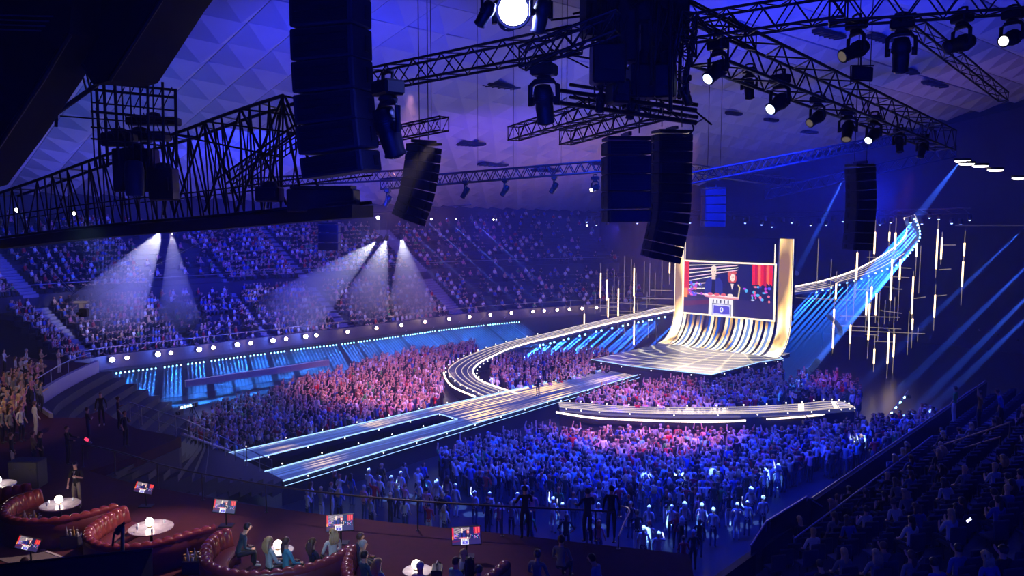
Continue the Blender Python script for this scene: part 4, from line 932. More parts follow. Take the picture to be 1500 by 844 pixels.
# small lamps seen through the gangway lattice and on the balcony rim
lamp_w = emat('spot_white', (1, .95, .9), 12)
def tiny(px, py, D, r, label, mat=None, grp=None, name='ceiling_lamp', aim=None):
    p = PD(px, py, D); t = thing(name, p, label, 'lamp', grp)
    M = Matrix.Rotation(math.pi, 4, 'X') if aim is None else Vector(aim).to_track_quat('Z', 'Y').to_matrix().to_4x4()
    m = MB(); m.lathe([(r * .7, -r * 1.3), (r * 1.1, -r * .2), (r * 1.15, .02)], 10, M); m.build('housing', black, t, False)
    m = MB(); m.lathe([(r, 0), (r * .6, r * .3), (0, r * .4)], 10, M); m.build('lens', mat or lamp_w, t, False)
    return t
for x, y, D, r in ((25, 308, 60, .2), (108, 312, 60, .2), (466, 318, 100, .22), (510, 318, 100, .28), (554, 319, 100, .28), (632, 321, 104, .16), (723, 322, 110, .14), (727, 322, 110, .1), (860, 330, 96, .12), (668, 321, 106, .1)):
    tiny(x, y, D, r, 'small bright round lamp near the far ceiling edge, %s from the left' % ORD[[25, 108, 466, 510, 554, 632, 668, 723, 727, 860].index(x)], None, 'small lamps under the far ceiling edge', aim=(-.2, -1, -.4))
for k, (x, y) in enumerate(((1410, 237), (1416, 241), (1436, 244), (1458, 250), (1494, 262))):
    p = PD(x, y, 30); t = thing('ceiling_light', p, ('oval white ceiling light, first of the row on the dark right side', 'oval white ceiling light touching the first of the right row', 'oval white ceiling light, middle of the right row', 'oval white ceiling light, fourth of the right row', 'largest oval ceiling light at the edge of the right row')[k], 'lamp')
    m = MB(); m.lathe([(0, -.03), (.2, -.02), (.24, .02), (.2, .06)], 14, scx=1.2, scy=.8); m.build('lens', emat('oval_light', (1, .88, .8), 8), t, False); m = MB(); m.lathe([(.26, .03), (.26, .12)], 14, scx=1.2, scy=.8); m.build('housing', black, t, False)
for x, y in ((1435, 484), (1448, 487), (1461, 491), (1476, 495), (1491, 499)): tiny(x, y, 60, .09, 'tiny cream light in the short row on the dark far right stand', emat('tiny_cream', (1, .85, .7), 2), 'tiny lights of the right stand')
# ring of small blue lamps on the far truss
ring = crm([PD(860, 325, 86), PD(950, 320, 88), PD(1040, 322, 88), (PD(1130, 325, 86)), PD(1220, 323, 82), PD(1310, 322, 78), PD(1420, 320, 74)], 44)
t = thing('ring_truss', ring[0], 'thin curved truss with hanging lamps above the stage', 'truss')
for dz in (0, .5):
    m = MB(); m.tube([p + Vector((0, 0, .45 + dz)) for p in ring], .05, 5); m.build('chord', blackmetal, t)
m = MB()
for k in range(43): m.tube([ring[k] + Vector((0, 0, .45 if k % 2 else .95)), ring[k + 1] + Vector((0, 0, .95 if k % 2 else .45))], .03, 4)
o = m.build('braces', blackmetal, t); o['kind'] = 'stuff'
ring_l = emat('ring_lens', (.3, .42, 1), 5)
for k, p in enumerate(ring):
    q = p + Vector((R.uniform(-.4, .4), R.uniform(-.5, .5), R.uniform(-.5, .2))); s = thing('ring_lamp', q, 'small dark lamp hanging on the ring truss over the stage', 'stage lamp', 'small blue lamps on the ring truss')
    m = MB(); m.lathe([(.08, .5), (.2, .45), (.22, 0), (.18, -.04)], 8); m.build('lamp_body', black, s, False)
    if k % 2 == 0 or k > 36: m = MB(); m.lathe([(.11, -.06), (.08, -.12), (0, -.14)], 8); m.build('lens', ring_l, s, False)
# ------------------------------------------------------------------ broad white shafts over the far bowl
haze_w = hazemat('haze_white_shaft', .13, 0)
followm = emat('follow_lens', (1, .95, 1), 25)
def follow(px, py, D, tx, ty, TD, r1, power, label):
    p = PD(px, py, D); q = PD(tx, ty, TD); t = thing('follow_spot', p, label, 'stage lamp'); d = (q - p).normalized(); M = d.to_track_quat('Z', 'Y').to_matrix().to_4x4()
    m = MB(); m.lathe([(.12, -.8), (.2, -.7), (.2, -.02), (.24, .0)], 12, M); m.build('lamp_body', black, t, False)
    m = MB(); m.lathe([(.17, .0), (.12, .04), (0, .05)], 12, M); m.build('lens', followm, t, False)
    rod('hanging_bar', p - d * .5, p - d * .5 + Vector((0, 0, 2)), .03, t)
    shaft(p + d * .1, q, .15, r1, haze_w, power, (1, .93, .97), t, 16)
W = 4800
follow(238, 337, 66, 150, 470, 74, 3.6, W * 1.2, 'small lamp throwing the leftmost broad white shaft onto the far seats')
follow(251, 337, 67, 262, 465, 76, 1.9, W * .45, 'small lamp throwing a narrower grey shaft beside the leftmost one')
follow(552, 353, 76, 418, 470, 84, 3.6, W * .9, 'small lamp throwing a broad shaft slanting down left across the far bowl')
follow(566, 350, 77, 528, 470, 93, 3.5, W * 1.3, 'small lamp throwing the middle shaft of the three over the far bowl')
follow(588, 348, 77, 606, 470, 97, 3.4, W * 1.2, 'small lamp throwing the steepest white shaft of the three over the far bowl')
follow(-4, 330, 60, -60, 430, 66, 2.2, W * .4, 'lamp just outside on the far left throwing a greenish grey shaft')
# thin slanting rays high in the hall
haze_t = hazemat('haze_thin_ray', .05, 0)
rays = thing('ray_bar', PD(660, 300, 70), 'dark bar of lamps sending thin parallel blue rays down across the far bowl', 'stage lamp')
rod('bar', PD(480, 318, 66), PD(690, 300, 74), .06, rays)
for x, y in ((508, 322), (540, 318), (575, 315), (612, 312), (640, 308), (672, 305), (470, 330), (430, 335)):
    p = PD(x, y, 70); q = PD(x + 165, y + 150, 72); shaft(p, q, .06, .13, haze_t, 200000, (.12, .2, 1), rays, 6)
rr = thing('ray_bar', PD(1420, 330, 60), 'dark bar of lamps sending faint parallel blue rays down to the right stand', 'stage lamp'); rod('bar', PD(1400, 330, 62), PD(1520, 330, 50), .06, rr)
for x0, y0, x1, y1, pw in ((1405, 235, 1320, 345, 30000), (1500, 335, 1265, 560, 50000), (1530, 365, 1300, 590, 60000), (1540, 400, 1340, 600, 50000), (1480, 300, 1400, 372, 20000), (1236, 262, 1172, 392, 60000), (1530, 440, 1380, 585, 30000)):
    p = PD(x0, y0, 56); q = PD(x1, y1, 62)
    if x0 == 1236: p, q = PD(1236, 262, 84), PD(1166, 400, 94)
    if x0 == 1405: p, q = PD(1410, 232, 72), PD(1340, 322, 77)
    if x0 == 1480: continue
    q = p + (q - p) * ((p.z - .05) / (p.z - q.z)) if p.z - q.z > 3 and y1 > 400 else q; shaft(p, q, .1, .42, haze_t, pw * 2, (.04, .14, 1), rr, 8)
# ------------------------------------------------------------------ people: one continuous skinned body per pose
SK_ = {'skin': pm('skin', (.62, .36, .26), .5, 0, bump=.05), 'bottom': objcol('trouser_cloth'), 'top': objcol('top_cloth', .8), 'shoe': pm('shoe_leather', (.03, .03, .035), .4),
       'denim': pm('denim', (.045, .07, .15), .8, var=.3), 'dark': pm('dark_cloth', (.015, .015, .02), .8, var=.3), 'khaki': pm('khaki_cloth', (.3, .27, .2), .8, var=.2), 'light': pm('light_cloth', (.6, .58, .6), .8, var=.1)}
def pose(kind):
    """joint positions, facing +Y, feet at z=0 (1.75 m figure)"""
    J = {}
    seated = kind.startswith('sit')
    pz = .47 if seated else .95; lean = .0
    J['pelvis'] = (0, 0, pz, .13, .10); J['waist'] = (0, .0, pz + .15, .12, .09); J['chest'] = (0, .01, pz + .33, .145, .105); J['upper'] = (0, -.01, pz + .46, .12, .085); J['neck'] = (0, 0, pz + .55, .05, .055)
    J['skull'] = (0, .015, pz + .635, .068, .078); J['head'] = (0, .02, pz + .70, .078, .098); J['crown'] = (0, .01, pz + .775, .055, .07)
    for s, n in ((-1, 'l'), (1, 'r')):
        J['sho' + n] = (s * .17, 0, pz + .475, .058, .055); J['hip' + n] = (s * .09, .02, pz - .03, .09, .09)
        if seated:
            J['kne' + n] = (s * .11, .44, .47, .06, .065); J['cal' + n] = (s * .11, .44, .3, .05, .055); J['ank' + n] = (s * .1, .42, .09, .035, .04); J['toe' + n] = (s * .11, .60, .04, .04, .03)
        else:
            J['kne' + n] = (s * .1, .03, .5, .058, .062); J['cal' + n] = (s * .1, .0, .36, .052, .055); J['ank' + n] = (s * .1, -.02, .09, .035, .04); J['toe' + n] = (s * .12, .14, .035, .042, .03)
        J['elb' + n] = (s * .25, -.02, pz + .20, .042, .042); J['wri' + n] = (s * .26, .10, pz - .02, .028, .03); J['han' + n] = (s * .25, .14, pz - .10, .04, .02)
    def arm(n, e, w, h):
        s = -1 if n == 'l' else 1; J['elb' + n] = (s * e[0], e[1], pz + e[2], .042, .042); J['wri' + n] = (s * w[0], w[1], pz + w[2], .028, .03); J['han' + n] = (s * h[0], h[1], pz + h[2], .038, .022)
    if kind in ('clap', 'sit_clap'):
        for n in 'lr': arm(n, (.24, .08, .22), (.09, .30, .33), (.03, .36, .38))
    if kind == 'raise':
        for n in 'lr': arm(n, (.27, .03, .62), (.22, .08, .88), (.2, .1, .97))
    if kind in ('phone', 'sit_phone'): arm('r', (.25, .13, .38), (.13, .33, .58), (.11, .36, .67)); 
    if kind == 'one_up': arm('l', (.27, .04, .62), (.25, .06, .88), (.25, .07, .97))
    if kind == 'hip': arm('l', (.35, -.06, .2), (.2, .05, .03), (.14, .07, 0)); arm('r', (.35, -.06, .2), (.2, .05, .03), (.14, .07, 0))
    if kind == 'cross':
        arm('l', (.24, .08, .2), (.04, .2, .24), (-.05, .2, .26)); arm('r', (.24, .08, .22), (.05, .22, .28), (-.04, .22, .3))
    if kind == 'hold': arm('l', (.25, .02, .19), (.12, .22, .3), (.06, .25, .33))
    if kind == 'rail':
        for n in 'lr': arm(n, (.26, .12, .24), (.26, .34, .2), (.25, .42, .19))
    if kind == 'walk':
        J['knel'] = (-.1, .2, .52, .058, .062); J['call'] = (-.1, .2, .38, .052, .055); J['ankl'] = (-.1, .22, .1, .035, .04); J['toel'] = (-.11, .38, .06, .042, .03)
        J['kner'] = (.1, -.08, .5, .058, .062); J['calr'] = (.1, -.18, .36, .05, .055); J['ankr'] = (.1, -.28, .12, .035, .04); J['toer'] = (.11, -.13, .05, .042, .03)
    if kind == 'sit' or kind == 'sit_lean':
        for n in 'lr': arm(n, (.24, .08, .2), (.16, .3, .08), (.12, .38, .07))
    if kind in ('sit_lean', 'lean'):
        k = .42 if kind == 'sit_lean' else .3
        for a in J:
            if a[:3] in ('kne', 'cal', 'ank', 'toe', 'hip') or a == 'pelvis': continue
            x, y, z, r, q = J[a]; dz = z - pz; J[a] = (x, y + dz * math.sin(k), pz + dz * math.cos(k), r, q)
    if kind == 'sit_cross':
        J['kner'] = (.02, .42, .56, .06, .065); J['calr'] = (-.1, .52, .5, .05, .05); J['ankr'] = (-.22, .6, .42, .035, .04); J['toer'] = (-.26, .74, .42, .04, .03)
    return J
BN = [('pelvis', 'waist'), ('waist', 'chest'), ('chest', 'upper'), ('upper', 'neck'), ('neck', 'skull'), ('skull', 'head'), ('head', 'crown')]
for n in 'lr': BN += [('upper', 'sho' + n), ('sho' + n, 'elb' + n), ('elb' + n, 'wri' + n), ('wri' + n, 'han' + n), ('pelvis', 'hip' + n), ('hip' + n, 'kne' + n), ('kne' + n, 'cal' + n), ('cal' + n, 'ank' + n), ('ank' + n, 'toe' + n)]
def cls_of(a, b, sleeve):
    if b[:3] in ('hip', 'kne', 'cal'): return 2
    if b[:3] == 'ank': return 2
    if b[:3] == 'toe': return 3
    if b[:3] == 'han' : return 0
    if b[:3] == 'wri': return 1 if sleeve == 'long' else 0
    if b[:3] == 'elb': return 1 if sleeve != 'bare' else 0
    if b in ('skull', 'head', 'crown'): return 0
    return 1
_body = {}
def body_mesh(kind, lod=1, sleeve='short', mats=('skin', 'top', 'denim', 'shoe')):
    key = (kind, lod, sleeve, mats)
    if key in _body: return _body[key]
    J = pose(kind); names = list(J); me = bpy.data.meshes.new('sk'); idx = {n: i for i, n in enumerate(names)}
    vs = [J[n][:3] for n in names]; es = [(idx[a], idx[b]) for a, b in BN]; rad = [J[n][3:] for n in names]
    if lod == 2:       # fingers and thumb for the closest figures
        for n in 'lr':
            h = Vector(J['han' + n][:3]); wv = Vector(J['wri' + n][:3]); d = (h - wv).normalized(); sdx = d.cross(Vector((0, 1, .3))).normalized(); s = -1 if n == 'l' else 1
            for k in range(4):
                b0 = h + sdx * ((k - 1.5) * .019) + d * .005; L = (.062, .07, .066, .052)[k]; cur = Vector((0, .25, -.35)) * .4
                i0 = len(vs); vs += [tuple(b0), tuple(b0 + d * L * .5), tuple(b0 + (d + cur).normalized() * L)]; rad += [(.0095, .0095), (.009, .009), (.007, .007)]; es += [(idx['han' + n], i0), (i0, i0 + 1), (i0 + 1, i0 + 2)]
            b0 = wv.lerp(h, .45) + sdx * (-.03 * s); i0 = len(vs); vs += [tuple(b0), tuple(b0 + d * .045 - sdx * .02 * s)]; rad += [(.011, .011), (.009, .009)]; es += [(idx['wri' + n], i0), (i0, i0 + 1)]
    me.from_pydata(vs, es, []); o = bpy.data.objects.new('sk', me); COL.objects.link(o)
    md = o.modifiers.new('s', 'SKIN'); md.use_smooth_shade = True; md.branch_smoothing = .6
    sv = me.skin_vertices[0].data
    for i, (r, q) in enumerate(rad): sv[i].radius = (r, q); sv[i].use_root = (i == 0)
    if lod >= 1: sb = o.modifiers.new('b', 'SUBSURF'); sb.levels = sb.render_levels = (1 if lod == 1 else 2)
    dg = bpy.context.evaluated_depsgraph_get(); ev = o.evaluated_get(dg); out = bpy.data.meshes.new_from_object(ev)
    bpy.data.objects.remove(o); bpy.data.meshes.remove(me)
    nv = len(out.vertices); co = np.empty(nv * 3); out.vertices.foreach_get('co', co); co = co.reshape(-1, 3)
    # face features by nudging the head surface
    hc = np.array(J['head'][:3]); d = co - hc; m = (np.abs(d[:, 0]) < .02) & (d[:, 1] > .05) & (np.abs(d[:, 2] + .01) < .035); co[m, 1] += .018
    out.vertices.foreach_set('co', co.ravel()); out.update()
    ctr = np.array([p.center[:] for p in out.polygons]); best = np.full(len(ctr), 1e9); cl = np.zeros(len(ctr), int)
    for a, b in BN:
        A = np.array(J[a][:3]); B = np.array(J[b][:3]); ab = B - A; t = np.clip(((ctr - A) @ ab) / (ab @ ab), 0, 1); dd = np.linalg.norm(ctr - (A + t[:, None] * ab), axis=1) - (np.array([J[a][3]]) * (1 - t) + J[b][3] * t)
        c = cls_of(a, b, sleeve); k = dd < best; best[k] = dd[k]; cl[k] = c
    nk = np.array(J['neck'][:3]); cl[(np.linalg.norm(ctr - nk, axis=1) < .085) & (ctr[:, 2] > nk[2] - .02)] = 0
    for k in mats: out.materials.append(SK_[k] if isinstance(k, str) else k)
    out.polygons.foreach_set('material_index', cl.astype(np.int32)); out.name = 'body'
    if lod == 2:      # eyes, mouth, ears in the same mesh
        bm = bmesh.new(); bm.from_mesh(out)
        def blob(c, r, mi, sc=(1, 1, 1)):
            g = bmesh.ops.create_icosphere(bm, subdivisions=1, radius=r, matrix=Matrix.Translation(c) @ Matrix.Diagonal((*sc, 1)))
            for v in g['verts']:
                for f in v.link_faces: f.material_index = mi
        hx = Vector(J['head'][:3])
        for s in (-1, 1): blob(hx + Vector((s * .03, .083, .012)), .011, 3); blob(hx + Vector((s * .079, -.005, -.005)), .026, 0, (.35, .7, 1))
        blob(hx + Vector((0, .088, -.05)), .022, 3, (1, .25, .22)); blob(hx + Vector((0, .1, -.012)), .016, 0, (.8, 1, 1.4)); bm.to_mesh(out); bm.free()
    _body[key] = (out, J); return _body[key]
_hair = {}
def hair_mesh(style, colname, J):
    key = (style, colname, tuple(round(x, 2) for x in J['head'][:3]))
    if key in _hair: return _hair[key]
    cols = {'blonde': (.62, .42, .2), 'brown': (.1, .05, .03), 'black': (.012, .01, .012), 'grey': (.4, .4, .42), 'red': (.4, .1, .04), 'white': (.75, .73, .72), 'cap': (.01, .01, .012)}
    mt = pm('hair_' + colname, cols[colname], .45, 0, var=.4, scale=60, bump=.4); h = Vector(J['head'][:3]); m = MB()
    n = 14; prof = []
    low = -.02 if style in ('short', 'cap') else -.06
    vs = []; rows = 7
    for i in range(rows + 1):
        a = math.pi * .5 * (1 - i / rows) if i <= rows else 0
        for j in range(n):
            t = 2 * math.pi * j / n; back_ = -math.sin(t)          # +1 at the back
            drop = 0 if i < rows else 0
            el = math.pi / 2 - (i / rows) * (math.pi / 2 + (.55 if back_ > -.25 else -.35) + (.25 if style != 'short' and back_ > -.25 else 0))
            r = .098 if style != 'cap' else .1; wob = 1 + .035 * math.sin(j * 5 + i * 3)
            vs.append(h + Vector((math.cos(el) * math.cos(t) * (r - .008) * wob, -.008 + math.cos(el) * math.sin(t) * (r + .008) * wob, .012 + math.sin(el) * (r + .012))))
    m.add(vs, [(i * n + j, (i + 1) * n + j, (i + 1) * n + (j + 1) % n, i * n + (j + 1) % n) for i in range(rows) for j in range(n)], 0, True)
    if style in ('long', 'tail'):
        wd = .085 if style == 'long' else .035
        for q in range(5 if style == 'long' else 3):
            x = (q - (2 if style == 'long' else 1)) * wd / 2.2; L = .3 if style == 'long' else .26
            m.tube([h + Vector((x, -.05, .05)), h + Vector((x * 1.15, -.105, -.05)), h + Vector((x * 1.3, -.115, -.16)), h + Vector((x * 1.1, -.11, -.1 - L * .6))], 0, 6, rs=[.035, .04, .04, .012])
    if style == 'bun': m.lathe([(0, -.04), (.035, -.03), (.048, 0), (.035, .035), (0, .045)], 8, Matrix.Translation(h + Vector((0, -.07, .1))))
    if style == 'cap': m.add([h + Vector((x, y, .045)) for x, y in ((-.06, .08), (-.05, .16), (0, .185), (.05, .16), (.06, .08))] + [h + Vector((x, y, .055)) for x, y in ((-.06, .08), (-.05, .16), (0, .18), (.05, .16), (.06, .08))], [(0, 1, 2, 3, 4), (9, 8, 7, 6, 5), (0, 5, 6, 1), (1, 6, 7, 2), (2, 7, 8, 3), (3, 8, 9, 4)])
    _hair[key] = m.mesh('hair', mt); return _hair[key]
def person(p, face, kind, label, top=(.5, .5, .5), hair='brown', style='short', lod=1, sleeve='short', mats=('skin', 'top', 'denim', 'shoe'), h=1.0, group=None, cat='person'):
    me, J = body_mesh(kind, lod, sleeve, mats); d = Vector(face); rz = math.atan2(-d.x, d.y)
    t = thing('person', p, label, cat, group, rz); t.scale = (h, h, h)
    o = link('body', me, t); o.color = (*top, 1)
    if hair: link('hair', hair_mesh(style, hair, J), t)
    return t
TC = {'white': (.8, .8, .82), 'black': (.012, .012, .016), 'red': (.55, .02, .03), 'blue': (.05, .12, .5), 'grey': (.3, .3, .33), 'green': (.08, .35, .1), 'pink': (.75, .3, .4), 'tan': (.55, .38, .25), 'cyan': (.25, .65, .75)}
# ------------------------------------------------------------------ crowd
def inside(x, y, poly):
    c = False; n = len(poly)
    for i in range(n):
        x0, y0 = poly[i]; x1, y1 = poly[i - 1]
        if (y0 > y) != (y1 > y) and x < (x1 - x0) * (y - y0) / (y1 - y0) + x0: c = not c
    return c
def fill(poly_px, z, headz, step, keep, jit=.28):
    """stand points on a jittered grid where the heads fall inside the pixel outline"""
    pts = [PZ(x, y, z + headz) for x, y in poly_px]; xs = [p.x for p in pts]; ys = [p.y for p in pts]; out = []
    pl = [(p.x, p.y) for p in pts]; x = min(xs)
    while x < max(xs):
        y = min(ys)
        while y < max(ys):
            a = x + RNG.uniform(-jit, jit) * step * 1.5; b = y + RNG.uniform(-jit, jit) * step * 1.5
            if RNG.random() < keep and inside(a, b, pl): out.append((a, b, z))
            y += step
        x += step
    return out
STG = Vector((18, 82, 0))
regions = {}
regions['left'] = fill([(292, 604), (330, 584), (380, 572), (440, 553), (500, 535), (560, 518), (610, 508), (660, 505), (697, 498), (700, 507), (668, 520), (645, 540), (650, 560), (640, 585), (600, 594), (460, 627), (350, 652), (300, 640), (262, 622)], 0, 1.85, .66, .93)
regions['ring'] = fill([(722, 556), (712, 535), (735, 520), (790, 510), (850, 506), (905, 520), (900, 528), (905, 540), (855, 552), (800, 563), (760, 568)], 0, 1.65, .66, .9)
regions['inner'] = fill([(842, 583), (880, 565), (985, 551), (1040, 556), (1105, 540), (1148, 535), (1150, 560), (1135, 583), (1080, 591), (950, 592)], 0, 1.85, .66, .93)
regions['behind'] = fill([(1150, 560), (1170, 543), (1235, 545), (1262, 560), (1262, 585), (1225, 582), (1150, 586)], 0, 1.65, .72, .8)
regions['front'] = fill([(800, 622), (900, 624), (1060, 626), (1150, 625), (1240, 612), (1300, 606), (1372, 590), (1375, 612), (1300, 640), (1225, 662), (1180, 668), (1120, 690), (1060, 712), (1000, 725), (940, 718), (880, 712), (780, 702), (700, 690), (650, 672), (640, 650), (720, 632)], 0, 1.85, .66, .93)
regions['loose'] = fill([(425, 708), (520, 690), (620, 665), (650, 690), (800, 712), (940, 728), (1060, 722), (1130, 700), (1125, 735), (1060, 775), (1000, 800), (900, 780), (760, 762), (600, 745), (440, 730)], 0, 1.65, 1.15, .75)
place_txt = {'loose': 'below lounge rail', 'front': 'in front crowd'}
PT_ = {'stand': '', 'clap': 'clapping ', 'phone': 'hand raised ', 'one_up': 'one arm up ', 'cross': 'arms crossed ', 'hip': 'hands on hips ', 'raise': ''}
HITS = [(532, 690), (540, 692), (556, 698), (573, 701), (587, 694), (601, 702), (614, 704), (640, 708), (667, 710), (681, 719), (695, 720), (717, 721), (758, 722), (810, 731), (824, 738), (860, 736), (877, 736), (946, 695), (951, 742), (984, 740), (996, 695), (1003, 738), (1028, 742), (1047, 690), (1045, 749), (943, 775), (965, 780), (1080, 740), (1100, 718), (1120, 690), (1140, 685), (1095, 735), (1118, 732)]
for x, y in HITS:
    q_ = PZ(x, y, 1.9); regions['loose'] = [p for p in regions['loose'] if (p[0] - q_.x) ** 2 + (p[1] - q_.y) ** 2 > .5] + [(q_.x, q_.y, .001)]
allp = []
for rn, pts in regions.items():
    for p in pts: allp.append((p[1], rn, p))
allp.sort(key=lambda a: a[0])
KN = ['stand', 'clap', 'raise', 'phone', 'one_up', 'cross', 'hip', 'stand', 'stand']
names_c = ['black', 'white', 'grey', 'blue', 'red', 'pink', 'tan', 'green', 'cyan']; wts = np.array([.34, .2, .12, .11, .07, .06, .06, .02, .02])
n_ind = 0; rest = []
for D_, rn, p in allp:
    f = STG - Vector((p[0], p[1], 0)); f.rotate(Matrix.Rotation(RNG.uniform(-.35, .35), 3, 'Z')); cn = names_c[RNG.choice(9, p=wts)]
    kd = KN[RNG.integers(len(KN))]; hh = RNG.uniform(1.06, 1.22); hr = ['brown', 'black', 'blonde', 'brown', 'red', 'grey'][RNG.integers(6)]; sty = ['short', 'long', 'short', 'tail', 'bun'][RNG.integers(5)]
    if p[2] == .001: cn, hr = 'white', 'grey'  # bright light on these heads put into white tops and grey hair
    if (rn in ('loose', 'front') and n_ind < 150) or p[2] == .001:
        if kd == 'raise': kd = 'one_up' if RNG.random() < .5 else 'stand'
        mt_ = ('skin', 'top', ('denim', 'dark', 'denim', 'light')[RNG.integers(4)], 'shoe')
        lab = 'person in %s top and %s, %s%s hair, %s' % (cn, {'denim': 'jeans', 'dark': 'dark trousers', 'light': 'white trousers'}[mt_[2]], sty + ' ', hr, PT_[kd] + place_txt[rn])
        person(p, f, kd, lab, TC[cn], hr, sty, 1, 'short', mt_, hh, 'people loosely on the floor below the lounge rail' if rn == 'loose' else 'people in the dense front crowd')
        n_ind += 1
    else: rest.append((p, f, kd, cn, hh, hr))
# seated spectators of the far bowl
bowl = []
for k in range(ROWS):
    z = rowz(k)
    for t in np.arange(.0, 1., .0072):
        if any(abs(t - a) < .011 for a in (.06, .235, .42, .60, .78)): continue
        dens = .9 if (.0 < t < .235 or .44 < t < .95) else .35
        if .25 < t < .42 and 9 <= k: dens = .12
        if t > .8: dens *= .6
        if RNG.random() > dens: continue
        a = fas_pt(t + RNG.uniform(-.001, .001), rowo(k) + .45, z)
        bowl.append(((a.x, a.y, z), STG - a, 'sit' if RNG.random() < .8 else 'sit_clap', names_c[RNG.choice(9, p=wts)], RNG.uniform(.92, 1.05), 'brown'))
SKC = np.array([(.62, .36, .26), (.45, .25, .17), (.7, .45, .34)])
def low_variant(kind):
    me, J = body_mesh(kind, 0, 'short'); nv = len(me.vertices); co = np.empty(nv * 3); me.vertices.foreach_get('co', co); co = co.reshape(-1, 3)
    me.calc_loop_triangles(); nt = len(me.loop_triangles); tr = np.empty(nt * 3, np.int32); me.loop_triangles.foreach_get('vertices', tr); tr = tr.reshape(-1, 3)
    pi = np.empty(nt, np.int32); me.loop_triangles.foreach_get('polygon_index', pi); mi = np.empty(len(me.polygons), np.int32); me.polygons.foreach_get('material_index', mi); cl = mi[pi]
    hc = np.array(J['head'][:3]); c = co[tr].mean(1) - hc; cl = cl.copy(); cl[(np.linalg.norm(c, axis=1) < .16) & ((c[:, 1] < 0.01) | (c[:, 2] > .05))] = 4
    # seat under seated people
    if kind.startswith('sit'):
        m = MB(); m.box((0, -.02, .38), (.44, .42, .08)); m.box((0, -.24, .62), (.44, .06, .46)); b = len(co); co = np.vstack([co, np.array(m.v)])
        q = [t for f in m.f for t in ((f[0], f[1], f[2]), (f[0], f[2], f[3]))]; tr = np.vstack([tr, np.array(q) + b]); cl = np.concatenate([cl, np.full(len(q), 5)])
    return co, tr, cl
LV = {k: low_variant(k) for k in ('stand', 'clap', 'raise', 'phone', 'one_up', 'cross', 'hip', 'sit', 'sit_clap')}
hc_ = {'brown': (.1, .05, .03), 'black': (.012, .01, .012), 'blonde': (.5, .35, .18), 'red': (.3, .09, .04), 'grey': (.35, .35, .36)}
V_, T_, C_ = [], [], []; nb = 0
for (p, f, kd, cn, hh, hr) in rest + bowl:
    co, tr, cl = LV[kd]; a = math.atan2(-f.x, f.y); ca, sa_ = math.cos(a), math.sin(a)
    Rm = np.array([[ca, -sa_, 0], [sa_, ca, 0], [0, 0, 1]]); V_.append((co * hh) @ Rm.T + np.array(p)); T_.append(tr + nb); nb += len(co)
    pal = np.array([SKC[RNG.integers(3)], TC[cn], (.04, .06, .13) if RNG.random() < .6 else (.015, .015, .02), (.03, .03, .03), hc_[hr], (.03, .03, .06)]); C_.append(np.repeat(pal[cl], 3, axis=0))
V_ = np.vstack(V_); T_ = np.vstack(T_); C_ = np.vstack(C_)
me = bpy.data.meshes.new('crowd'); me.vertices.add(len(V_)); me.vertices.foreach_set('co', V_.ravel()); me.loops.add(T_.size); me.loops.foreach_set('vertex_index', T_.ravel().astype(np.int32))
me.polygons.add(len(T_)); me.polygons.foreach_set('loop_start', np.arange(0, T_.size, 3, dtype=np.int32)); me.update(calc_edges=True)
ca_ = me.color_attributes.new('Col', 'FLOAT_COLOR', 'CORNER'); ca_.data.foreach_set('color', np.hstack([C_, np.ones((len(C_), 1))]).ravel())
me.materials.append(attrmat('crowd_cloth', .75)); me.validate()
o = bpy.data.objects.new('crowd', me); COL.objects.link(o); tag(o, 'crowd of spectators filling the arena floor around the stage and the far seats', 'crowd', None, 'stuff')
print('CROWD', len(rest), len(bowl), len(T_), n_ind)
# ------------------------------------------------------------------ rails
def rail(name, label, top_px, z, hh=1.0, mat=None, posts=None, double=False, r=.035):
    P = [PZ(x, y, z + hh) for x, y in top_px]; t = thing(name, (P[0].x, P[0].y, z), label, 'railing')
    m = MB(); m.tube(crm(P, len(P) * 5), r, 6); m.build('handrail', mat or steel, t)
    if double: m = MB(); m.tube([p - Vector((0, 0, .5)) for p in crm(P, len(P) * 5)], r * .6, 5); m.build('lower_rail', mat or steel, t)
    C_r = crm(P, 60); n = posts or len(P)
    for k in range(n):
        p = C_r[int(k * 59 / max(1, n - 1))]; rod('post', (p.x, p.y, z), (p.x, p.y, p.z), r * .8, t, mat or steel)
        m = MB(); m.lathe([(.07, z), (.07, z + .015), (.03, z + .03)], 8, Matrix.Translation((p.x, p.y, 0))); m.build('foot_plate', mat or steel, t)
    return t
rail_m = pm('rail_dark', (.05, .045, .05), .35, .6)
rail('railing', 'long dark rail along the red lounge platform edge, in front of the floor crowd', [(120, 650), (180, 664), (248, 684), (335, 701), (443, 718), (570, 731), (720, 741), (868, 748), (900, 750)], LZ, 1.05, rail_m, 10)
rail('railing', 'pale curved rail guarding the standing group on the left platform arm', [(31, 602), (35, 580), (48, 560), (75, 542), (100, 529), (132, 517)], LZ, 1.05, pm('rail_lilac', (.35, .35, .6), .3, .6), 6)
# stepped handrail beside the stairs to the runway
P = [PZ(190, 590, LZ + 1), PZ(262, 612, LZ + 1), PZ(300, 628, 5.2), PZ(345, 650, 4.0), PZ(398, 674, 2.6)]
t = thing('railing', (P[0].x, P[0].y, LZ), 'steel stair railing with many posts leading down to the runway', 'railing')
m = MB(); m.tube(crm(P, 24), .03, 6); m.build('handrail', steel, t)
C_r = crm(P, 40)
for k in range(13):
    p = C_r[int(k * 39 / 12)]; L = 1.0; rod('post', p - Vector((0, 0, L)), p, .025, t, steel)
    if k % 3 == 1: rod('post', p - Vector((.15, 0, L)), p - Vector((.15, 0, 0)), .02, t, steel)
m = MB(); m.tube([p - Vector((0, 0, .5)) for p in C_r], .015, 5); m.build('lower_rail', steel, t)
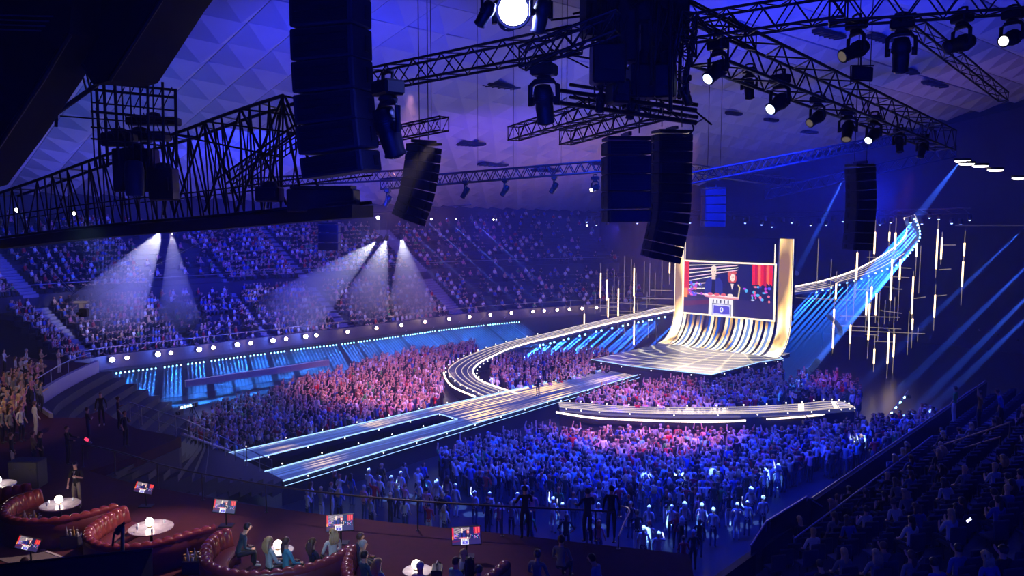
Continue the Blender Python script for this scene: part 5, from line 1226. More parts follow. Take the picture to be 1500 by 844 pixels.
# ------------------------------------------------------------------ tufted booths
leather = pm('oxblood_leather', (.2, .035, .04), .26, 0, var=.25, scale=3, bump=.15)
leather_s = pm('oxblood_seat', (.13, .025, .03), .45, 0, var=.2, scale=3)
button_m = pm('leather_button', (.08, .012, .015), .3)
def booth(label, rim_px, ztop=.95, center=None, close=True):
    """C-shaped banquette: smooth outer shell, padded tufted back, seat ring and apron"""
    R_ = [PZ(x, y, LZ + ztop) for x, y in rim_px]; C0 = sum(R_, Vector()) / len(R_)
    C_ = crm(R_, 56); cen = Vector((C0.x, C0.y, 0)) if center is None else center
    t = thing('curved_booth', (C0.x, C0.y, LZ), label, 'sofa', 'tufted booths on the red lounge')
    t.pop('group', None) if False else None
    L = [0.]
    for a, b in zip(C_, C_[1:]): L.append(L[-1] + (b - a).length)
    def nrm(i):
        d = C_[min(i + 1, 55)] - C_[max(i - 1, 0)]; n = Vector((-d.y, d.x, 0)).normalized()
        return n if n.dot(cen - C_[i]) > 0 else -n
    sgn = 1 if sum((Vector((-(C_[min(i + 1, 55)] - C_[max(i - 1, 0)]).y, (C_[min(i + 1, 55)] - C_[max(i - 1, 0)]).x, 0)).dot(Vector((cen.x - C_[i].x, cen.y - C_[i].y, 0)))) for i in range(56)) > 0 else -1
    def nrm(i):
        d = C_[min(i + 1, 55)] - C_[max(i - 1, 0)]; return Vector((-d.y, d.x, 0)).normalized() * sgn
    G = lambda i, off, z: Vector((C_[i].x, C_[i].y, LZ + z)) + nrm(i) * off
    def loft(rows, close_ends=True):
        m = MB(); k = len(rows); vs = [G(i, *r) if not callable(r) else r(i) for r in rows for i in range(56)]
        m.add(vs, [(a * 56 + i, a * 56 + i + 1, ((a + 1) % k) * 56 + i + 1, ((a + 1) % k) * 56 + i) for a in range(k) for i in range(55)], 0, True)
        m.add([vs[a * 56] for a in range(k)], [tuple(range(k))]); m.add([vs[a * 56 + 55] for a in range(k)], [tuple(range(k))[::-1]]); return m
    loft([(-.14, .02), (-.16, ztop - .12), (-.05, ztop - .06), (-.02, .02)]).build('outer_shell', leather_s, t)
    def tuft(off, z, amp):
        def f(i):
            ph = L[i] / .27 * math.pi * 2; return G(i, off + amp * (math.cos(ph)), z + amp * .4 * math.cos(ph))
        return f
    # denser loft for channels: resample on finer steps
    N = 220; CF = crm(R_, N); LF = [0.]
    for a, b in zip(CF, CF[1:]): LF.append(LF[-1] + (b - a).length)
    def nf(i): d = CF[min(i + 1, N - 1)] - CF[max(i - 1, 0)]; return Vector((-d.y, d.x, 0)).normalized() * sgn
    nfv = [nf(i) for i in range(N)]
    rows = [(-.15, ztop - .14, 0), (-.17, ztop - .02, .015), (-.1, ztop + .06, .03), (.02, ztop + .07, .035), (.12, ztop - .01, .04), (.16, ztop - .16, .035), (.19, ztop - .34, .02), (.2, .42, 0), (0, .42, 0)]
    m = MB(); k = len(rows); vs = []
    for off, z, amp in rows:
        for i in range(N):
            ch = abs(math.sin(LF[i] / .3 * math.pi)) ** .6; p = Vector((CF[i].x, CF[i].y, LZ + z)) + nfv[i] * (off + 1.8 * amp * (ch - .6)) ; p.z += amp * 1.8 * (ch - .6); vs.append(p)
    m.add(vs, [(a * N + i, a * N + i + 1, (a + 1) % k * N + i + 1, (a + 1) % k * N + i) for a in range(k) for i in range(N - 1)], 0, True)
    m.add([vs[a * N] for a in range(k)], [tuple(range(k))]); m.add([vs[a * N + N - 1] for a in range(k)], [tuple(range(k))[::-1]]); bk_ = m.build('tufted_back', leather, t)
    m = MB(); q = 0
    for i in range(N):
        if int(LF[i] / .3) != q:
            q = int(LF[i] / .3); p = Vector((CF[i].x, CF[i].y, LZ + ztop - .16 - (.12 if q % 2 else 0))) + nfv[i] * .165; m.lathe([(.0, -.01), (.022, 0), (0, .012)], 6, Matrix.Translation(p))
    o = m.build('buttons', button_m, bk_); o['kind'] = 'stuff'
    loft([(.15, .44), (.2, .47), (.6, .47), (.66, .44), (.66, .36), (.15, .36)]).build('seat_cushion', leather_s, t)
    loft([(.58, .02), (.58, .37), (.2, .37), (.2, .02)]).build('seat_base', leather_s, t)
    return t
b1 = booth('leftmost whole crescent booth, beside the walking man in a cap', [(60, 718), (43, 723), (24, 730), (8, 741), (5, 751), (14, 759), (35, 763), (59, 763), (88, 760), (120, 754), (149, 746), (171, 740)])
b2 = booth('empty crescent booth of dark red tufted leather with a globe lamp table', [(185, 743), (165, 752), (143, 765), (129, 778), (132, 791), (149, 799), (175, 801), (207, 799), (240, 792), (275, 782), (314, 772)])
b3 = booth('crescent booth seating five people, their backs turned', [(337, 776), (319, 783), (304, 797), (299, 810), (304, 824), (322, 834), (354, 840), (386, 840), (418, 836), (445, 831), (474, 822), (498, 811), (515, 800)])
b4 = booth('crescent booth cut by the lower picture edge, with legs stretched out', [(519, 800), (511, 815), (508, 834), (520, 855), (550, 872), (600, 880), (655, 872), (700, 855), (725, 838), (741, 824)])
b0 = booth('booth end entering from the left picture edge behind the first crescent', [(-90, 745), (-70, 728), (-40, 722), (-10, 719), (18, 715), (46, 710)])
# ------------------------------------------------------------------ tables with globe lamps
marble = pm('marble_top', (.45, .42, .5), .15, 0, var=.4, scale=6)
globe = emat('globe_lamp_glass', (1, .88, .74), 7)
glass_m = pm('glass_blue', (.5, .6, .8), .05, 0)
def globe_table(px, py, rad, label, lamp_label, D=None, z=.72, glasses=5):
    p = PZ(px, py, LZ + z); t = thing('round_table', (p.x, p.y, LZ), label, 'table')
    m = MB(); m.lathe([(rad - .03, z - .04), (rad, z - .02), (rad, z), (rad - .02, z + .01)], 28); m.build('tabletop', marble, t, False)
    m = MB(); m.lathe([(.05, .02), (.04, z - .04)], 10); m.build('column', black, t, False)
    m = MB(); m.lathe([(.24, 0), (.23, .025), (.05, .045)], 18); m.build('base', black, t, False)
    g = thing('globe_lamp', (p.x - .05, p.y + .03, LZ + z + .01), lamp_label, 'lamp')
    m = MB(); m.lathe([(.07, 0), (.065, .03), (.04, .04)], 14); m.build('base', pm('brass', (.6, .4, .15), .25, .9), g, False)
    m = MB(); n = 10; m.lathe([(max(.0001, .135 * math.sin(math.pi * i / n)), .165 - .135 * math.cos(math.pi * i / n)) for i in range(n + 1)], 18); m.build('globe', globe, g, False)
    l = bpy.data.lights.new('globe_glow', 'POINT'); l.energy = 26; l.color = (1, .75, .55); l.shadow_soft_size = .14; o = bpy.data.objects.new('globe_glow', l); o.location = (0, 0, .36); o.parent = g; COL.objects.link(o)
    R = random.Random(int(px)); ang = [0.9, 2.2, 3.0, 4.1, 5.2]
    for k in range(glasses):
        a = ang[k]; q = (p.x + rad * .66 * math.cos(a), p.y + rad * .66 * math.sin(a), LZ + z + .01)
        s = thing('drinking_glass', q, 'small drinking glass standing on the %s' % ('marble table of the leftmost booth' if px < 120 else 'marble table of the empty booth' if px < 300 else 'table among the seated guests'), 'glass', 'glasses on the table at x%d' % px if False else ('glasses on the leftmost booth table' if px < 120 else 'glasses on the empty booth table' if px < 300 else 'glasses on the guests table'))
        m = MB(); m.lathe([(.026, 0), (.008, .01), (.007, .06), (.035, .1), (.037, .15), (.03, .19)] if k % 2 else [(.03, 0), (.034, .11), (.032, .11), (.028, .01)], 10); m.build('bowl', glass_m, s, False)
    return t
globe_table(88, 739, .66, 'round marble table with a lit globe in the leftmost booth', 'glowing white globe lamp on the marble table beside the walking man')
globe_table(221, 773, .7, 'round marble table with a lit globe before the empty booth', 'glowing white globe lamp on the table before the empty booth')
globe_table(409, 806, .45, 'round table hidden among the seated guests', 'glowing globe lamp between the two blonde seated women', glasses=3, z=.52)
globe_table(612, 836, .45, 'round table at the lower picture edge before the last booth', 'glowing globe lamp at the lower picture edge behind the white haired guest', glasses=0, z=.52)
globe_table(-2, 710, .6, 'marble table cut by the left picture edge', 'globe lamp just beyond the left picture edge', glasses=0)
# ------------------------------------------------------------------ floor monitors showing the same picture
def floor_monitor(px, py, w_, label, roll=0., stand=True, D=None, zc=.75):
    p = PZ(px, py, LZ + zc); h_ = w_ * .58; t = thing('floor_monitor', (p.x, p.y, LZ), label, 'monitor')
    d = Vector((0, 0, CAMZ)) - p; az = math.atan2(d.x, -d.y) if False else math.atan2(-p.x, p.y) * -1
    M = Matrix.Translation((0, 0, zc)) @ Matrix.Rotation(math.atan2(p.x, p.y) * -1, 4, 'Z') @ Matrix.Rotation(math.radians(-22), 4, 'X') @ Matrix.Rotation(roll, 4, 'Y')
    m = MB(); m.bbox((0, .05, 0), (w_ + .06, .08, h_ + .06), .015, M); m.build('casing', black, t, False)
    pc = picture(w_, h_); lim = pc.v; pc.v = [(min(max(x, 0), w_), y * .12, min(max(z, 0), h_)) for x, y, z in lim]; o = pc.build('picture', pic_m, t, False); o.matrix_basis = M @ Matrix.Translation((-w_ / 2, 0, -h_ / 2))
    if stand: m = MB(); m.tube([(0, .12, .02), (0, .1, zc - h_ * .3)], .03, 6); m.bbox((0, .12, .02), (.5, .35, .04), .01); m.build('stand', black, t, False)
    return t
floor_monitor(211, 715, .62, 'small tilted monitor with the live picture, behind the empty booth', .35)
floor_monitor(329, 742, .72, 'tilted monitor with the live picture, above the man in the dark jacket', .22)
floor_monitor(498, 766, .86, 'monitor with the live picture, behind the long haired woman in white', .02)
floor_monitor(683, 785, .9, 'monitor with the live picture, right of the stretched legs', -.03)
floor_monitor(41, 797, .62, 'small monitor with the live picture near the lower left corner', .45)
t = thing('small_monitor', PZ(128, 672, LZ), 'sliver of a red and blue lit screen behind the man in a cap', 'monitor')
m = MB(); M = Matrix.Translation((0, 0, .9)) @ Matrix.Rotation(.5, 4, 'Y'); m.bbox((0, 0, 0), (.3, .06, .2), .01, M); m.build('casing', black, t, False); m = MB(); m.box((.03, -.035, .0), (.2, .01, .14), M); m.build('panel', emat('red_panel', (1, .05, .15), 1.2), t, False); rod('stand', (t.location.x, t.location.y, LZ), (t.location.x, t.location.y, LZ + .82), .02, t, black)
# things by the booths
def sign_stack(px, py, label, w_=.8, seed=1):
    p = PZ(px, py, LZ); t = thing('bottle_tray', (p.x, p.y, LZ), label, 'tray'); R = random.Random(seed)
    m = MB(); m.bbox((0, 0, .2), (w_, .4, .4), .02); m.build('crate', pm('tray_dark', (.03, .03, .06), .5), t, False)
    for k in range(9):
        x = -w_ / 2 + .08 + (k % 5) * w_ / 5.2; y = -.1 + (k // 5) * .2; m = MB(); m.lathe([(.035, .4), (.037, .52), (.03, .58), (.013, .62), (.013, .7)] if k % 2 else [(.04, .4), (.045, .5), (.01, .51), (.01, .56), (.04, .57), (.04, .6)], 8, Matrix.Translation((x, y, 0))); m.build('bottle' if k % 2 else 'cup', pm('bottle_pale', (.45, .5, .6), .15) if k % 3 else pm('bottle_amber', (.6, .4, .12), .2), t, False)
sign_stack(50, 778, 'dark tray of pale glasses and bottles below the leftmost booth', .9, 1)
sign_stack(106, 800, 'tray heaped with pale glassware between the two left booths', .6, 2)
sign_stack(284, 838, 'tray of pale glassware by the lower edge between booths', .6, 3)
# foreground black case with a gooseneck lamp
t = thing('equipment_table', PD(100, 860, 12), 'black draped equipment table cutting off the lower left corner', 'table')
c4 = [PD(-60, 836, 12), PD(223, 806, 12), PD(225, 900, 12), PD(-60, 950, 12)]; m = MB(); m.add([v for v in c4] + [v + Vector((0, -1.6, -.9)) for v in c4], [(3, 2, 1, 0), (4, 5, 6, 7), (1, 5, 4, 0), (2, 6, 5, 1), (3, 7, 6, 2), (0, 4, 7, 3)]); m.build('drape', pm('black_drape', (.002, .002, .004), .9, var=.4), t)
m = MB(); m.tube([c4[0] + Vector((0, 0, .02)), c4[1] + Vector((0, 0, .02))], .02, 5); m.build('table_edge', black, t)
t = thing('gooseneck_lamp', PD(180, 812, 12.3), 'thin black gooseneck lamp standing on the black equipment table', 'lamp')
m = MB(); m.tube(crm([PD(180, 818, 12), PD(180, 790, 12.3), PD(181, 772, 12.3), PD(176, 770, 12.3), PD(168, 780, 12.3), PD(165, 800, 12.3)], 20), .018, 6); m.build('neck', black, t)
m = MB(); m.tube([PD(179, 818, 12), PD(180, 772, 12.3)], .03, 6); m.build('pole', black, t); m = MB(); m.tube([PD(182, 766, 12.3), PD(171, 781, 12.3)], .04, 8, rs=[.02, .05]); m.build('head', black, t)
# pale line on the dark floor at the lower left
t = thing('cable_cover', PZ(40, 790, LZ), 'pale grey cable cover lying across the dark floor at the lower left', 'cable cover')
a, b = PZ(-20, 776, LZ), PZ(104, 822, LZ); d = (b - a).normalized(); n = Vector((-d.y, d.x, 0)) * .04; m = MB(); m.prism([a - n, b - n, b + n, a + n], LZ, LZ + .03); m.build('strip', pm('cover_grey', (.5, .5, .6), .5), t)
a2, b2_ = PZ(-60, 800, LZ), PZ(80, 850, LZ); m = MB(); m.prism([a2, b2_, b - n * 1.5, a - n * 1.5][::1], LZ + .001, LZ + .02); struct(m.build('floor_2', pm('lit_floor_grey', (.16, .14, .17), .7, var=.3)))  # lit strip of floor, its brightness put into a lighter grey slab
# ------------------------------------------------------------------ people of the lounge
def lp(px, py, kind, face, label, top, hair, style='short', sleeve='short', mats=('skin', 'top', 'denim', 'shoe'), z=LZ, h=1.0, lod=2, headz=None):
    if kind.startswith('sit'): h *= 1.18
    """px,py = top of head"""
    sit = kind.startswith('sit'); hz = (1.27 if sit else 1.75) * h; p = PZ(px, py, z + hz); p.z = z
    return person(p, face, kind, label, TC.get(top, top), hair, style, lod, sleeve, mats, h)
f_st = U
dk = ('skin', 'top', 'dark', 'shoe')
q = lp(110, 677, 'hold', (.1, -1, 0), 'man in a black T-shirt, cap and khaki trousers walking past the globe table', 'black', 'black', 'cap', mats=('skin', 'top', 'khaki', 'shoe'))
m = MB(); m.box((.0, .125, 1.22), (.07, .01, .1)); m.build('badge', pm('white_card', (.8, .8, .8), .5), q, False)
m = MB(); m.tube([(.05, .1, 1.44), (.02, .13, 1.28), (-.03, .11, 1.44)], .006, 5); m.build('lanyard', pm('lanyard_white', (.7, .7, .75), .6), q, False)
m = MB(); m.lathe([(.045, 0), (.045, .05)], 10, Matrix.Translation((.085, .0, 1.66)) @ Matrix.Rotation(1.57, 4, 'Y')); m.build('headset', black, q, False)
for a in (
 (345, 767, 'sit_lean', (.8, .5, 0), 'man in a dark jacket and white shoes leaning forward in the third booth', (.03, .07, .12), 'black', 'short', 'long', ('skin', 'top', 'dark', 'light')),
 (393, 787, 'sit', f_st, 'woman with short blonde hair in a pale blue top, seen from behind', (.5, .62, .7), 'blonde', 'long', 'long', dk),
 (418, 788, 'sit', f_st, 'woman with a long brown ponytail in a bright blue top, from behind', (.1, .4, .6), 'brown', 'tail', 'long', dk),
 (457, 789, 'sit', f_st, 'dark haired guest in black between the ponytail woman and the long haired woman', 'black', 'brown', 'long', 'long', dk),
 (487, 775, 'sit', (-.6, .8, 0), 'woman in white with very long blonde hair at the booth end', 'white', 'blonde', 'long', 'long', dk),
 (527, 781, 'sit', (.9, .5, 0), 'man with brown swept hair leaning back by the booth end, legs stretched', (.05, .06, .1), 'brown', 'short', 'long', dk),
 (531, 792, 'sit', (.9, .3, 0), 'grey haired guest in front of the man with stretched legs', (.2, .22, .26), 'grey', 'short', 'long', dk),
 (533, 808, 'sit', (.7, .6, 0), 'guest in a glittering dark blue jacket at the booth end', (.03, .09, .17), 'black', 'short', 'long', dk),
 (553, 819, 'sit', f_st, 'blonde woman in pale blue low at the picture edge beside the glittering jacket', (.4, .6, .7), 'blonde', 'long', 'long', dk),
 (615, 824, 'sit', (.3, .9, 0), 'white haired guest in a white shirt against a glowing globe', 'white', 'white', 'short', 'long', dk),
 (667, 817, 'sit', f_st, 'short haired man in a cyan shirt at the lower picture edge', 'cyan', 'brown', 'short', 'short', dk),
 (679, 805, 'sit', (-.5, -.8, 0), 'fair haired guest turned towards us behind the man in cyan', 'white', 'blonde', 'short', 'long', dk),
 (688, 817, 'sit', (.1, .9, 0), 'guest with thick black hair right of the man in cyan', 'black', 'black', 'long', 'long', dk),
 (701, 829, 'sit', (.2, .9, 0), 'dark clothed guest low at the edge, before the last booth end', 'black', 'black', 'short', 'long', dk),
 (787, 806, 'sit', (.4, .9, 0), 'brown haired woman in a grey top sitting alone right of the booths', 'grey', 'brown', 'bun', 'short', dk),
 (822, 785, 'sit', (.4, .9, 0), 'broad shouldered man in a grey T-shirt with lit brown hair', (.2, .2, .22), 'brown', 'short', 'short', dk),
 (884, 812, 'sit_lean', (-.8, .4, 0), 'guest in a bright blue top bending forward near the lower edge', (.1, .18, .6), 'black', 'short', 'long', dk),
 (35, 818, 'sit', (.5, .8, 0), 'bare shouldered guest beside the monitor at the lower left corner', (.1, .3, .4), 'brown', 'short', 'bare', dk)):
    lp(*a[:5], a[5], a[6], a[7], a[8], a[9])
# loose shoe soles / outstretched legs
q = thing('camera', PZ(640, 842, LZ + 1), 'black video camera held low at the picture edge beside the white haired guest', 'camera')
m = MB(); m.bbox((0, 0, .1), (.3, .5, .24), .03); m.build('camera_body', black, q, False); m = MB(); m.lathe([(.07, 0), (.08, .2), (.09, .22)], 12, Matrix.Translation((0, .2, .1)) @ Matrix.Rotation(-1.57, 4, 'X')); m.build('camera_lens', black, q, False); m = MB(); m.tube([(0, -.15, .22), (0, -.12, .34), (0, .12, .34), (0, .15, .22)], .018, 6); m.build('handle', steel, q, False); rod('tripod_column', (q.location.x, q.location.y, LZ), (q.location.x, q.location.y, LZ + 1), .04, q, black)
# silhouettes at the rail
for a in ((769, 712, 'rail', (-.2, .9, 0), 'dark standing figure leaning on the lounge rail, first of three'), (861, 716, 'rail', (-.3, .9, 0), 'dark standing figure at the rail with one leg bent, second of three'), (896, 712, 'stand', (.1, 1, 0), 'tall dark standing figure at the end of the rail, third of three')):
    lp(*a, 'black', 'black', 'short', 'long', ('skin', 'top', 'dark', 'shoe'), h=1.06)
rail('railing', 'bent steel rail beside the third dark figure at the end of the platform', [(906, 787), (915, 765), (922, 750), (918, 744), (908, 742)], LZ, .4, steel, 2)
# standing staff and guests on the upper left of the red carpet
for a in (
 (50, 602 - 14, 'stand', (.5, .6, 0), 'person in a white suit walking by the arm rail, lit from behind', 'white', 'brown', 'short', 'long', ('skin', 'top', 'light', 'light')),
 (97, 624, 'rail', (1, .2, 0), 'dark clothed steward reaching to the start of the long rail', 'black', 'brown', 'short', 'long', dk),
 (127, 597, 'cross', (.6, .5, 0), 'man in a dark T-shirt with lit arms on the upper carpet', (.06, .05, .07), 'brown', 'short', 'short', ('skin', 'top', 'denim', 'light')),
 (147, 575, 'stand', (.3, -.9, 0), 'man in a black suit and tie standing before the blue light bars', 'black', 'brown', 'short', 'long', ('skin', 'top', 'dark', 'light')),
 (172, 581, 'hold', (.8, .5, 0), 'man in brownish black standing at the top of the stair rail', (.07, .04, .04), 'brown', 'short', 'short', dk),
 (182, 602, 'hold', (.9, -.2, 0), 'man in black bending over a device by the stair rail', 'black', 'brown', 'short', 'short', dk),
 (15, 634, 'stand', (.7, .5, 0), 'person with bent arms in a dark top and white trousers left of the dark case', 'black', 'brown', 'short', 'long', ('skin', 'top', 'light', 'shoe')),
 (58, 632, 'hip', (.8, .3, 0), 'person in a black T-shirt with hand on hip beside the dark case', 'black', 'black', 'tail', 'short', dk),
 (47, 632, 'cross', (.6, .6, 0), 'person in a patterned shirt behind the dark case', (.3, .25, .15), 'brown', 'short', 'short', dk),
 (85, 511, 'clap', (.9, -.1, 0), 'person in lilac trousers clapping at the curved arm rail', (.6, .45, .4), 'black', 'short', 'short', ('skin', 'top', 'light', 'shoe')),
 (58, 525, 'clap', (.8, .1, 0), 'person in a bright white shirt on the arm beside the rail', 'white', 'black', 'short', 'long', dk),
 (42, 524, 'stand', (.8, .1, 0), 'person in an orange yellow top in the arm group', (.7, .38, .1), 'grey', 'short', 'short', dk),
 (30, 523, 'clap', (.8, .1, 0), 'person in a striped pale top in the arm group', (.7, .62, .5), 'brown', 'short', 'short', dk)):
    lp(a[0], a[1], a[2], a[3], a[4], a[5], a[6], a[7], a[8], a[9], lod=1)
arm_names = ['black', 'white', 'tan', 'grey', 'pink']
Rr = random.Random(21)
for k in range(52):
    x = Rr.uniform(-8, 62); y = 508 + Rr.uniform(0, 96)
    if y > 560 and x > 34: x -= 30
    if abs(x - 85) < 8: continue
    cn = arm_names[Rr.randrange(5)]
    kd, hr, sy = Rr.choice(['clap', 'stand', 'phone', 'one_up', 'clap', 'cross']), Rr.choice(['brown', 'black', 'blonde', 'grey']), Rr.choice(['short', 'long', 'tail'])
    lp(x, y, kd, (.85, .1 + Rr.uniform(-.3, .3), 0), 'person in %s top, %s %s hair, %samong left platform arm group' % (cn, sy, hr, {'clap': 'clapping ', 'stand': '', 'phone': 'hand raised ', 'one_up': 'arm up ', 'cross': 'arms crossed '}[kd]), cn, hr, sy, 'short', dk, lod=1)['group'] = 'guests on the left platform arm'
t = thing('dark_case', PZ(42, 712, LZ), 'big dark case standing among the staff on the left carpet', 'case')
m = MB(); m.bbox((0, 0, .55), (1.2, .7, 1.1), .04); m.build('casing', pm('case_dark', (.03, .03, .05), .6), t, False)
for s in (-.4, .4): m = MB(); m.tube([(s - .1, -.36, .8), (s - .1, -.4, .8), (s + .1, -.4, .8), (s + .1, -.36, .8)], .012, 5); m.build('handle', steel, t, False)
# host on the runway
pz_ = PZ(788, 580, 1.52); pz_.z = 1.52
person(pz_, (-.5, -.8, 0), 'hold', 'lone host in a black suit standing on the bright runway', TC['black'], 'brown', 'short', 2, 'long', dk, 1.02)
# ------------------------------------------------------------------ camera cranes and cable camera
def crane(px, py, z, label, tipx, tipy, tipz, D=None, glow=None):
    p = PZ(px, py, z); t = thing('camera_crane', p, label, 'camera crane'); tip = PZ(tipx, tipy, tipz) if tipz < 15 else PD(tipx, tipy, p.y)
    piv = p + Vector((0, 0, 1.6)); m = MB()
    for a in (0, 2.1, 4.2): m.tube([p + Vector((.7 * math.cos(a), .7 * math.sin(a), 0)), piv], .04, 5)
    m.build('pedestal', black, t)
    bk2 = piv + (piv - tip).normalized() * 1.8
    for o_ in (Vector((0, 0, .12)), Vector((0, 0, -.12))): rod('boom_tube', bk2 + o_, tip + o_, .035, t, steel)
    for k in range(9): f = k / 8; a = bk2.lerp(tip, f); rod('boom_brace', a + Vector((0, 0, .12)), bk2.lerp(tip, min(1, f + .1)) - Vector((0, 0, .12)), .015, t, steel)
    m = MB(); M = Matrix.Translation(tip + Vector((0, 0, -.3))); m.bbox((0, 0, 0), (.3, .45, .25), .03, M); m.lathe([(.08, .2), (.09, .36)], 10, M @ Matrix.Rotation(1.57, 4, 'X')); m.build('camera_head', black, t)
    m = MB(); m.bbox(bk2, (.4, .4, .4), .04); m.build('counterweight', black, t)
    if glow:
        for k in range(4): dotlamp(piv.lerp(tip, .15 + k * .22), t, .09, glow, 'crane_lamp')
    return t
cg = emat('crane_cyan', (.4, .8, 1), 6)
crane(283, 622, 0, 'camera crane lit cyan at the edge of the left crowd', 262, 598, 3.5, glow=cg)
crane(1232, 690, 0, 'camera crane with a slanting boom on the dark floor beyond the right barrier', 1180, 612, 4.2, glow=None)
crane(1300, 640, 0, 'small camera crane with cyan lights above the far right crowd', 1330, 575, 3.0, glow=cg)
t = thing('cable_camera', PD(120, 450, 48), 'lit cable camera hanging before the far left seats', 'camera'); p = PD(120, 450, 48)
m = MB(); m.bbox((0, 0, .3), (.9, .3, .16), .04); m.bbox((0, 0, .1), (.3, .25, .35), .03); m.build('camera_frame', pm('warm_grey', (.5, .45, .38), .5), t, False); m = MB(); m.bbox((.1, 0, -.35), (.5, .4, .5), .06); m.lathe([(.1, 0), (.11, .3)], 10, Matrix.Translation((0, -.2, -.35)) @ Matrix.Rotation(1.57, 4, 'X')); m.build('camera_head', black, t, False)
for x, y in ((70, 400), (60, 380)): rod('cable', p + Vector((0, 0, .35)), PD(x, y, 52), .012, t, steel)
rod('cable', p + Vector((.3, 0, .35)), (p.x + 8, p.y + 22, 19), .008, t, steel)
spot(p + Vector((-1, -5, 3)), p, 14, 240, (1, .8, .6), .5)
# barrier panels at the right edge of the floor crowd
bar_m = pm('barrier_pale', (.4, .55, .8), .4, .3)
for k, (x0, y0, x1, y1) in enumerate(((1190, 676, 1170, 690), (1172, 691, 1156, 703), (1150, 706, 1132, 722), (1112, 728, 1096, 742))):
    a = PZ(x0, y0, 0); b = PZ(x1, y1, 0); t = thing('crowd_barrier', a, 'pale steel crowd barrier at the right edge of the floor crowd, %s' % ('farthest of four', 'second of four', 'third of four', 'nearest of four')[k], 'barrier')
    for z in (.1, 1.1): rod('frame_tube', a + Vector((0, 0, z)), b + Vector((0, 0, z)), .025, t, bar_m)
    for q_ in range(9): c_ = a.lerp(b, q_ / 8); rod('bar', c_ + Vector((0, 0, .1)), c_ + Vector((0, 0, 1.1)), .015, t, bar_m)
# narrow spots added without fixtures, each brightening one head in the crowd
for x, y in HITS + [(1230, 640), (1252, 645), (1262, 642), (1318, 612), (1330, 604), (1312, 590), (1368, 600)]:
    q_ = PZ(x, y, 1.75); spot((q_.x - 1.5, q_.y - 8, 15), q_, 2.6, 90000, (.25, .5, 1), .3, .04)
# cyan rakes on the left crowd
for x, y in ((300, 585), (390, 590), (430, 570), (345, 600)): q_ = PZ(x, y, 1.7); spot((q_.x - 4, q_.y + 8, 14), q_, 9, 16000, (.1, .45, 1), .5, .05)
# ------------------------------------------------------------------ right hand stand, close by
B0 = Vector((10.5, 27, 0)); BU = Vector((.67, .742, 0)).normalized(); BV = Vector((BU.y, -BU.x, 0))
def RT(s, t_, z): return B0 + BU * s + BV * t_ + Vector((0, 0, z))
rt_m = pm('stand_step', (.03, .03, .045), .7, var=.3)
m = MB()
for k in range(16):
    z = 6.1 + .42 * k; a, b, c, d = RT(-14, .3 + .92 * k, 0), RT(24, .3 + .92 * k, 0), RT(24, 1.24 + .92 * k, 0), RT(-14, 1.24 + .92 * k, 0); m.prism([d, c, b, a], z - .6, z)
struct(m.build('floor_3', rt_m))
m = MB(); a, b, c, d = RT(-1.5, -.1, 0), RT(26, -.1, 0), RT(26, .12, 0), RT(-1.5, .12, 0); m.prism([d, c, b, a], 0, 7.0); m.prism([RT(-9, .12, 0), RT(-1.5, .12, 0), RT(-1.5, -.1, 0), RT(-9, -.1, 0)], 4, 6.6)
struct(m.build('wall_1', pm('stand_barrier', (.02, .022, .035), .5)))
gold_l = pm('nosing_gold', (.5, .33, .2), .4, .2); lil = pm('nosing_lilac', (.25, .25, .45), .3, .5)
t = thing('railing', RT(0, 0, 6), 'long thin handrail on top of the dark right stand barrier', 'railing'); rod('handrail', RT(-1.5, 0, 7.04), RT(26, 0, 7.04), .03, t, lil)
for k in range(10): rod('post', RT(-1.5 + k * 3, .02, 6.1), RT(-1.5 + k * 3, .02, 7.04), .025, t, lil)
t = thing('railing', RT(2, 1, 6.1), 'second parallel handrail one row up in the dark right stand', 'railing'); rod('handrail', RT(-4, 1.0, 7.1), RT(11, 1.0, 7.1), .03, t, lil)
for k in range(6): rod('post', RT(-4 + k * 3, 1.0, 6.1), RT(-4 + k * 3, 1.0, 7.1), .02, t, lil)
t = thing('stair_gate', RT(-4, -1, 6), 'dark stair box with steel posts at the foot of the right stand', 'barrier')
g_ = [PZ(1100, 800, 6.9), PZ(1122, 765, 7.1), PZ(1182, 728, 7.3), PZ(1205, 742, 7.1)]
m = MB(); m.strip([Vector((p.x, p.y, 3.0)) for p in g_], g_); m.strip([Vector((p.x + .12, p.y - .12, 3.0)) for p in g_], [p + Vector((.12, -.12, 0)) for p in g_]); m.build('panel', pm('stand_barrier', (.02, .022, .035), .5), t)
for p in g_[1:3]: rod('post', (p.x, p.y, 5.6), p, .04, t, lil); rod('post', (p.x + .12, p.y, 5.6), p + Vector((.12, 0, 0)), .03, t, lil)
for a, b in zip(g_, g_[1:]): rod('handrail', a, b, .035, t, lil)
rod('low_rail', PZ(1126, 808, 6.1), PZ(1178, 773, 6.1), .03, t, lil)  # plain rail line at the foot of the stair box
for k, (x0, y0, x1, y1) in enumerate(((1383, 651, 1480, 619), (1376, 667, 1466, 640))):
    t = thing('handrail', PZ(x0, y0, 8), ('upper thin gold lit rail across the right stand', 'lower thin gold lit rail across the right stand')[k], 'railing'); a, b = PD(x0, y0, 32), PD(x1, y1, 29); rod('rail_tube', a, b, .03, t, gold_l); rod('post', a, a - Vector((0, 0, 1)), .03, t, black); rod('post', b, b - Vector((0, 0, 1)), .03, t, black)
for k in range(14):      # aisle nosings climbing the stand
    for s_ in (-6.5, 3.5, 12.5):
        z = 6.1 + .42 * (k + 1); 
        if k % 2 == 0: rod('trim_20', RT(s_, .36 + .92 * (k + 1), z + .02), RT(s_ + 1.0, .36 + .92 * (k + 1), z + .02), .018, None, gold_l)['kind'] = 'structure'
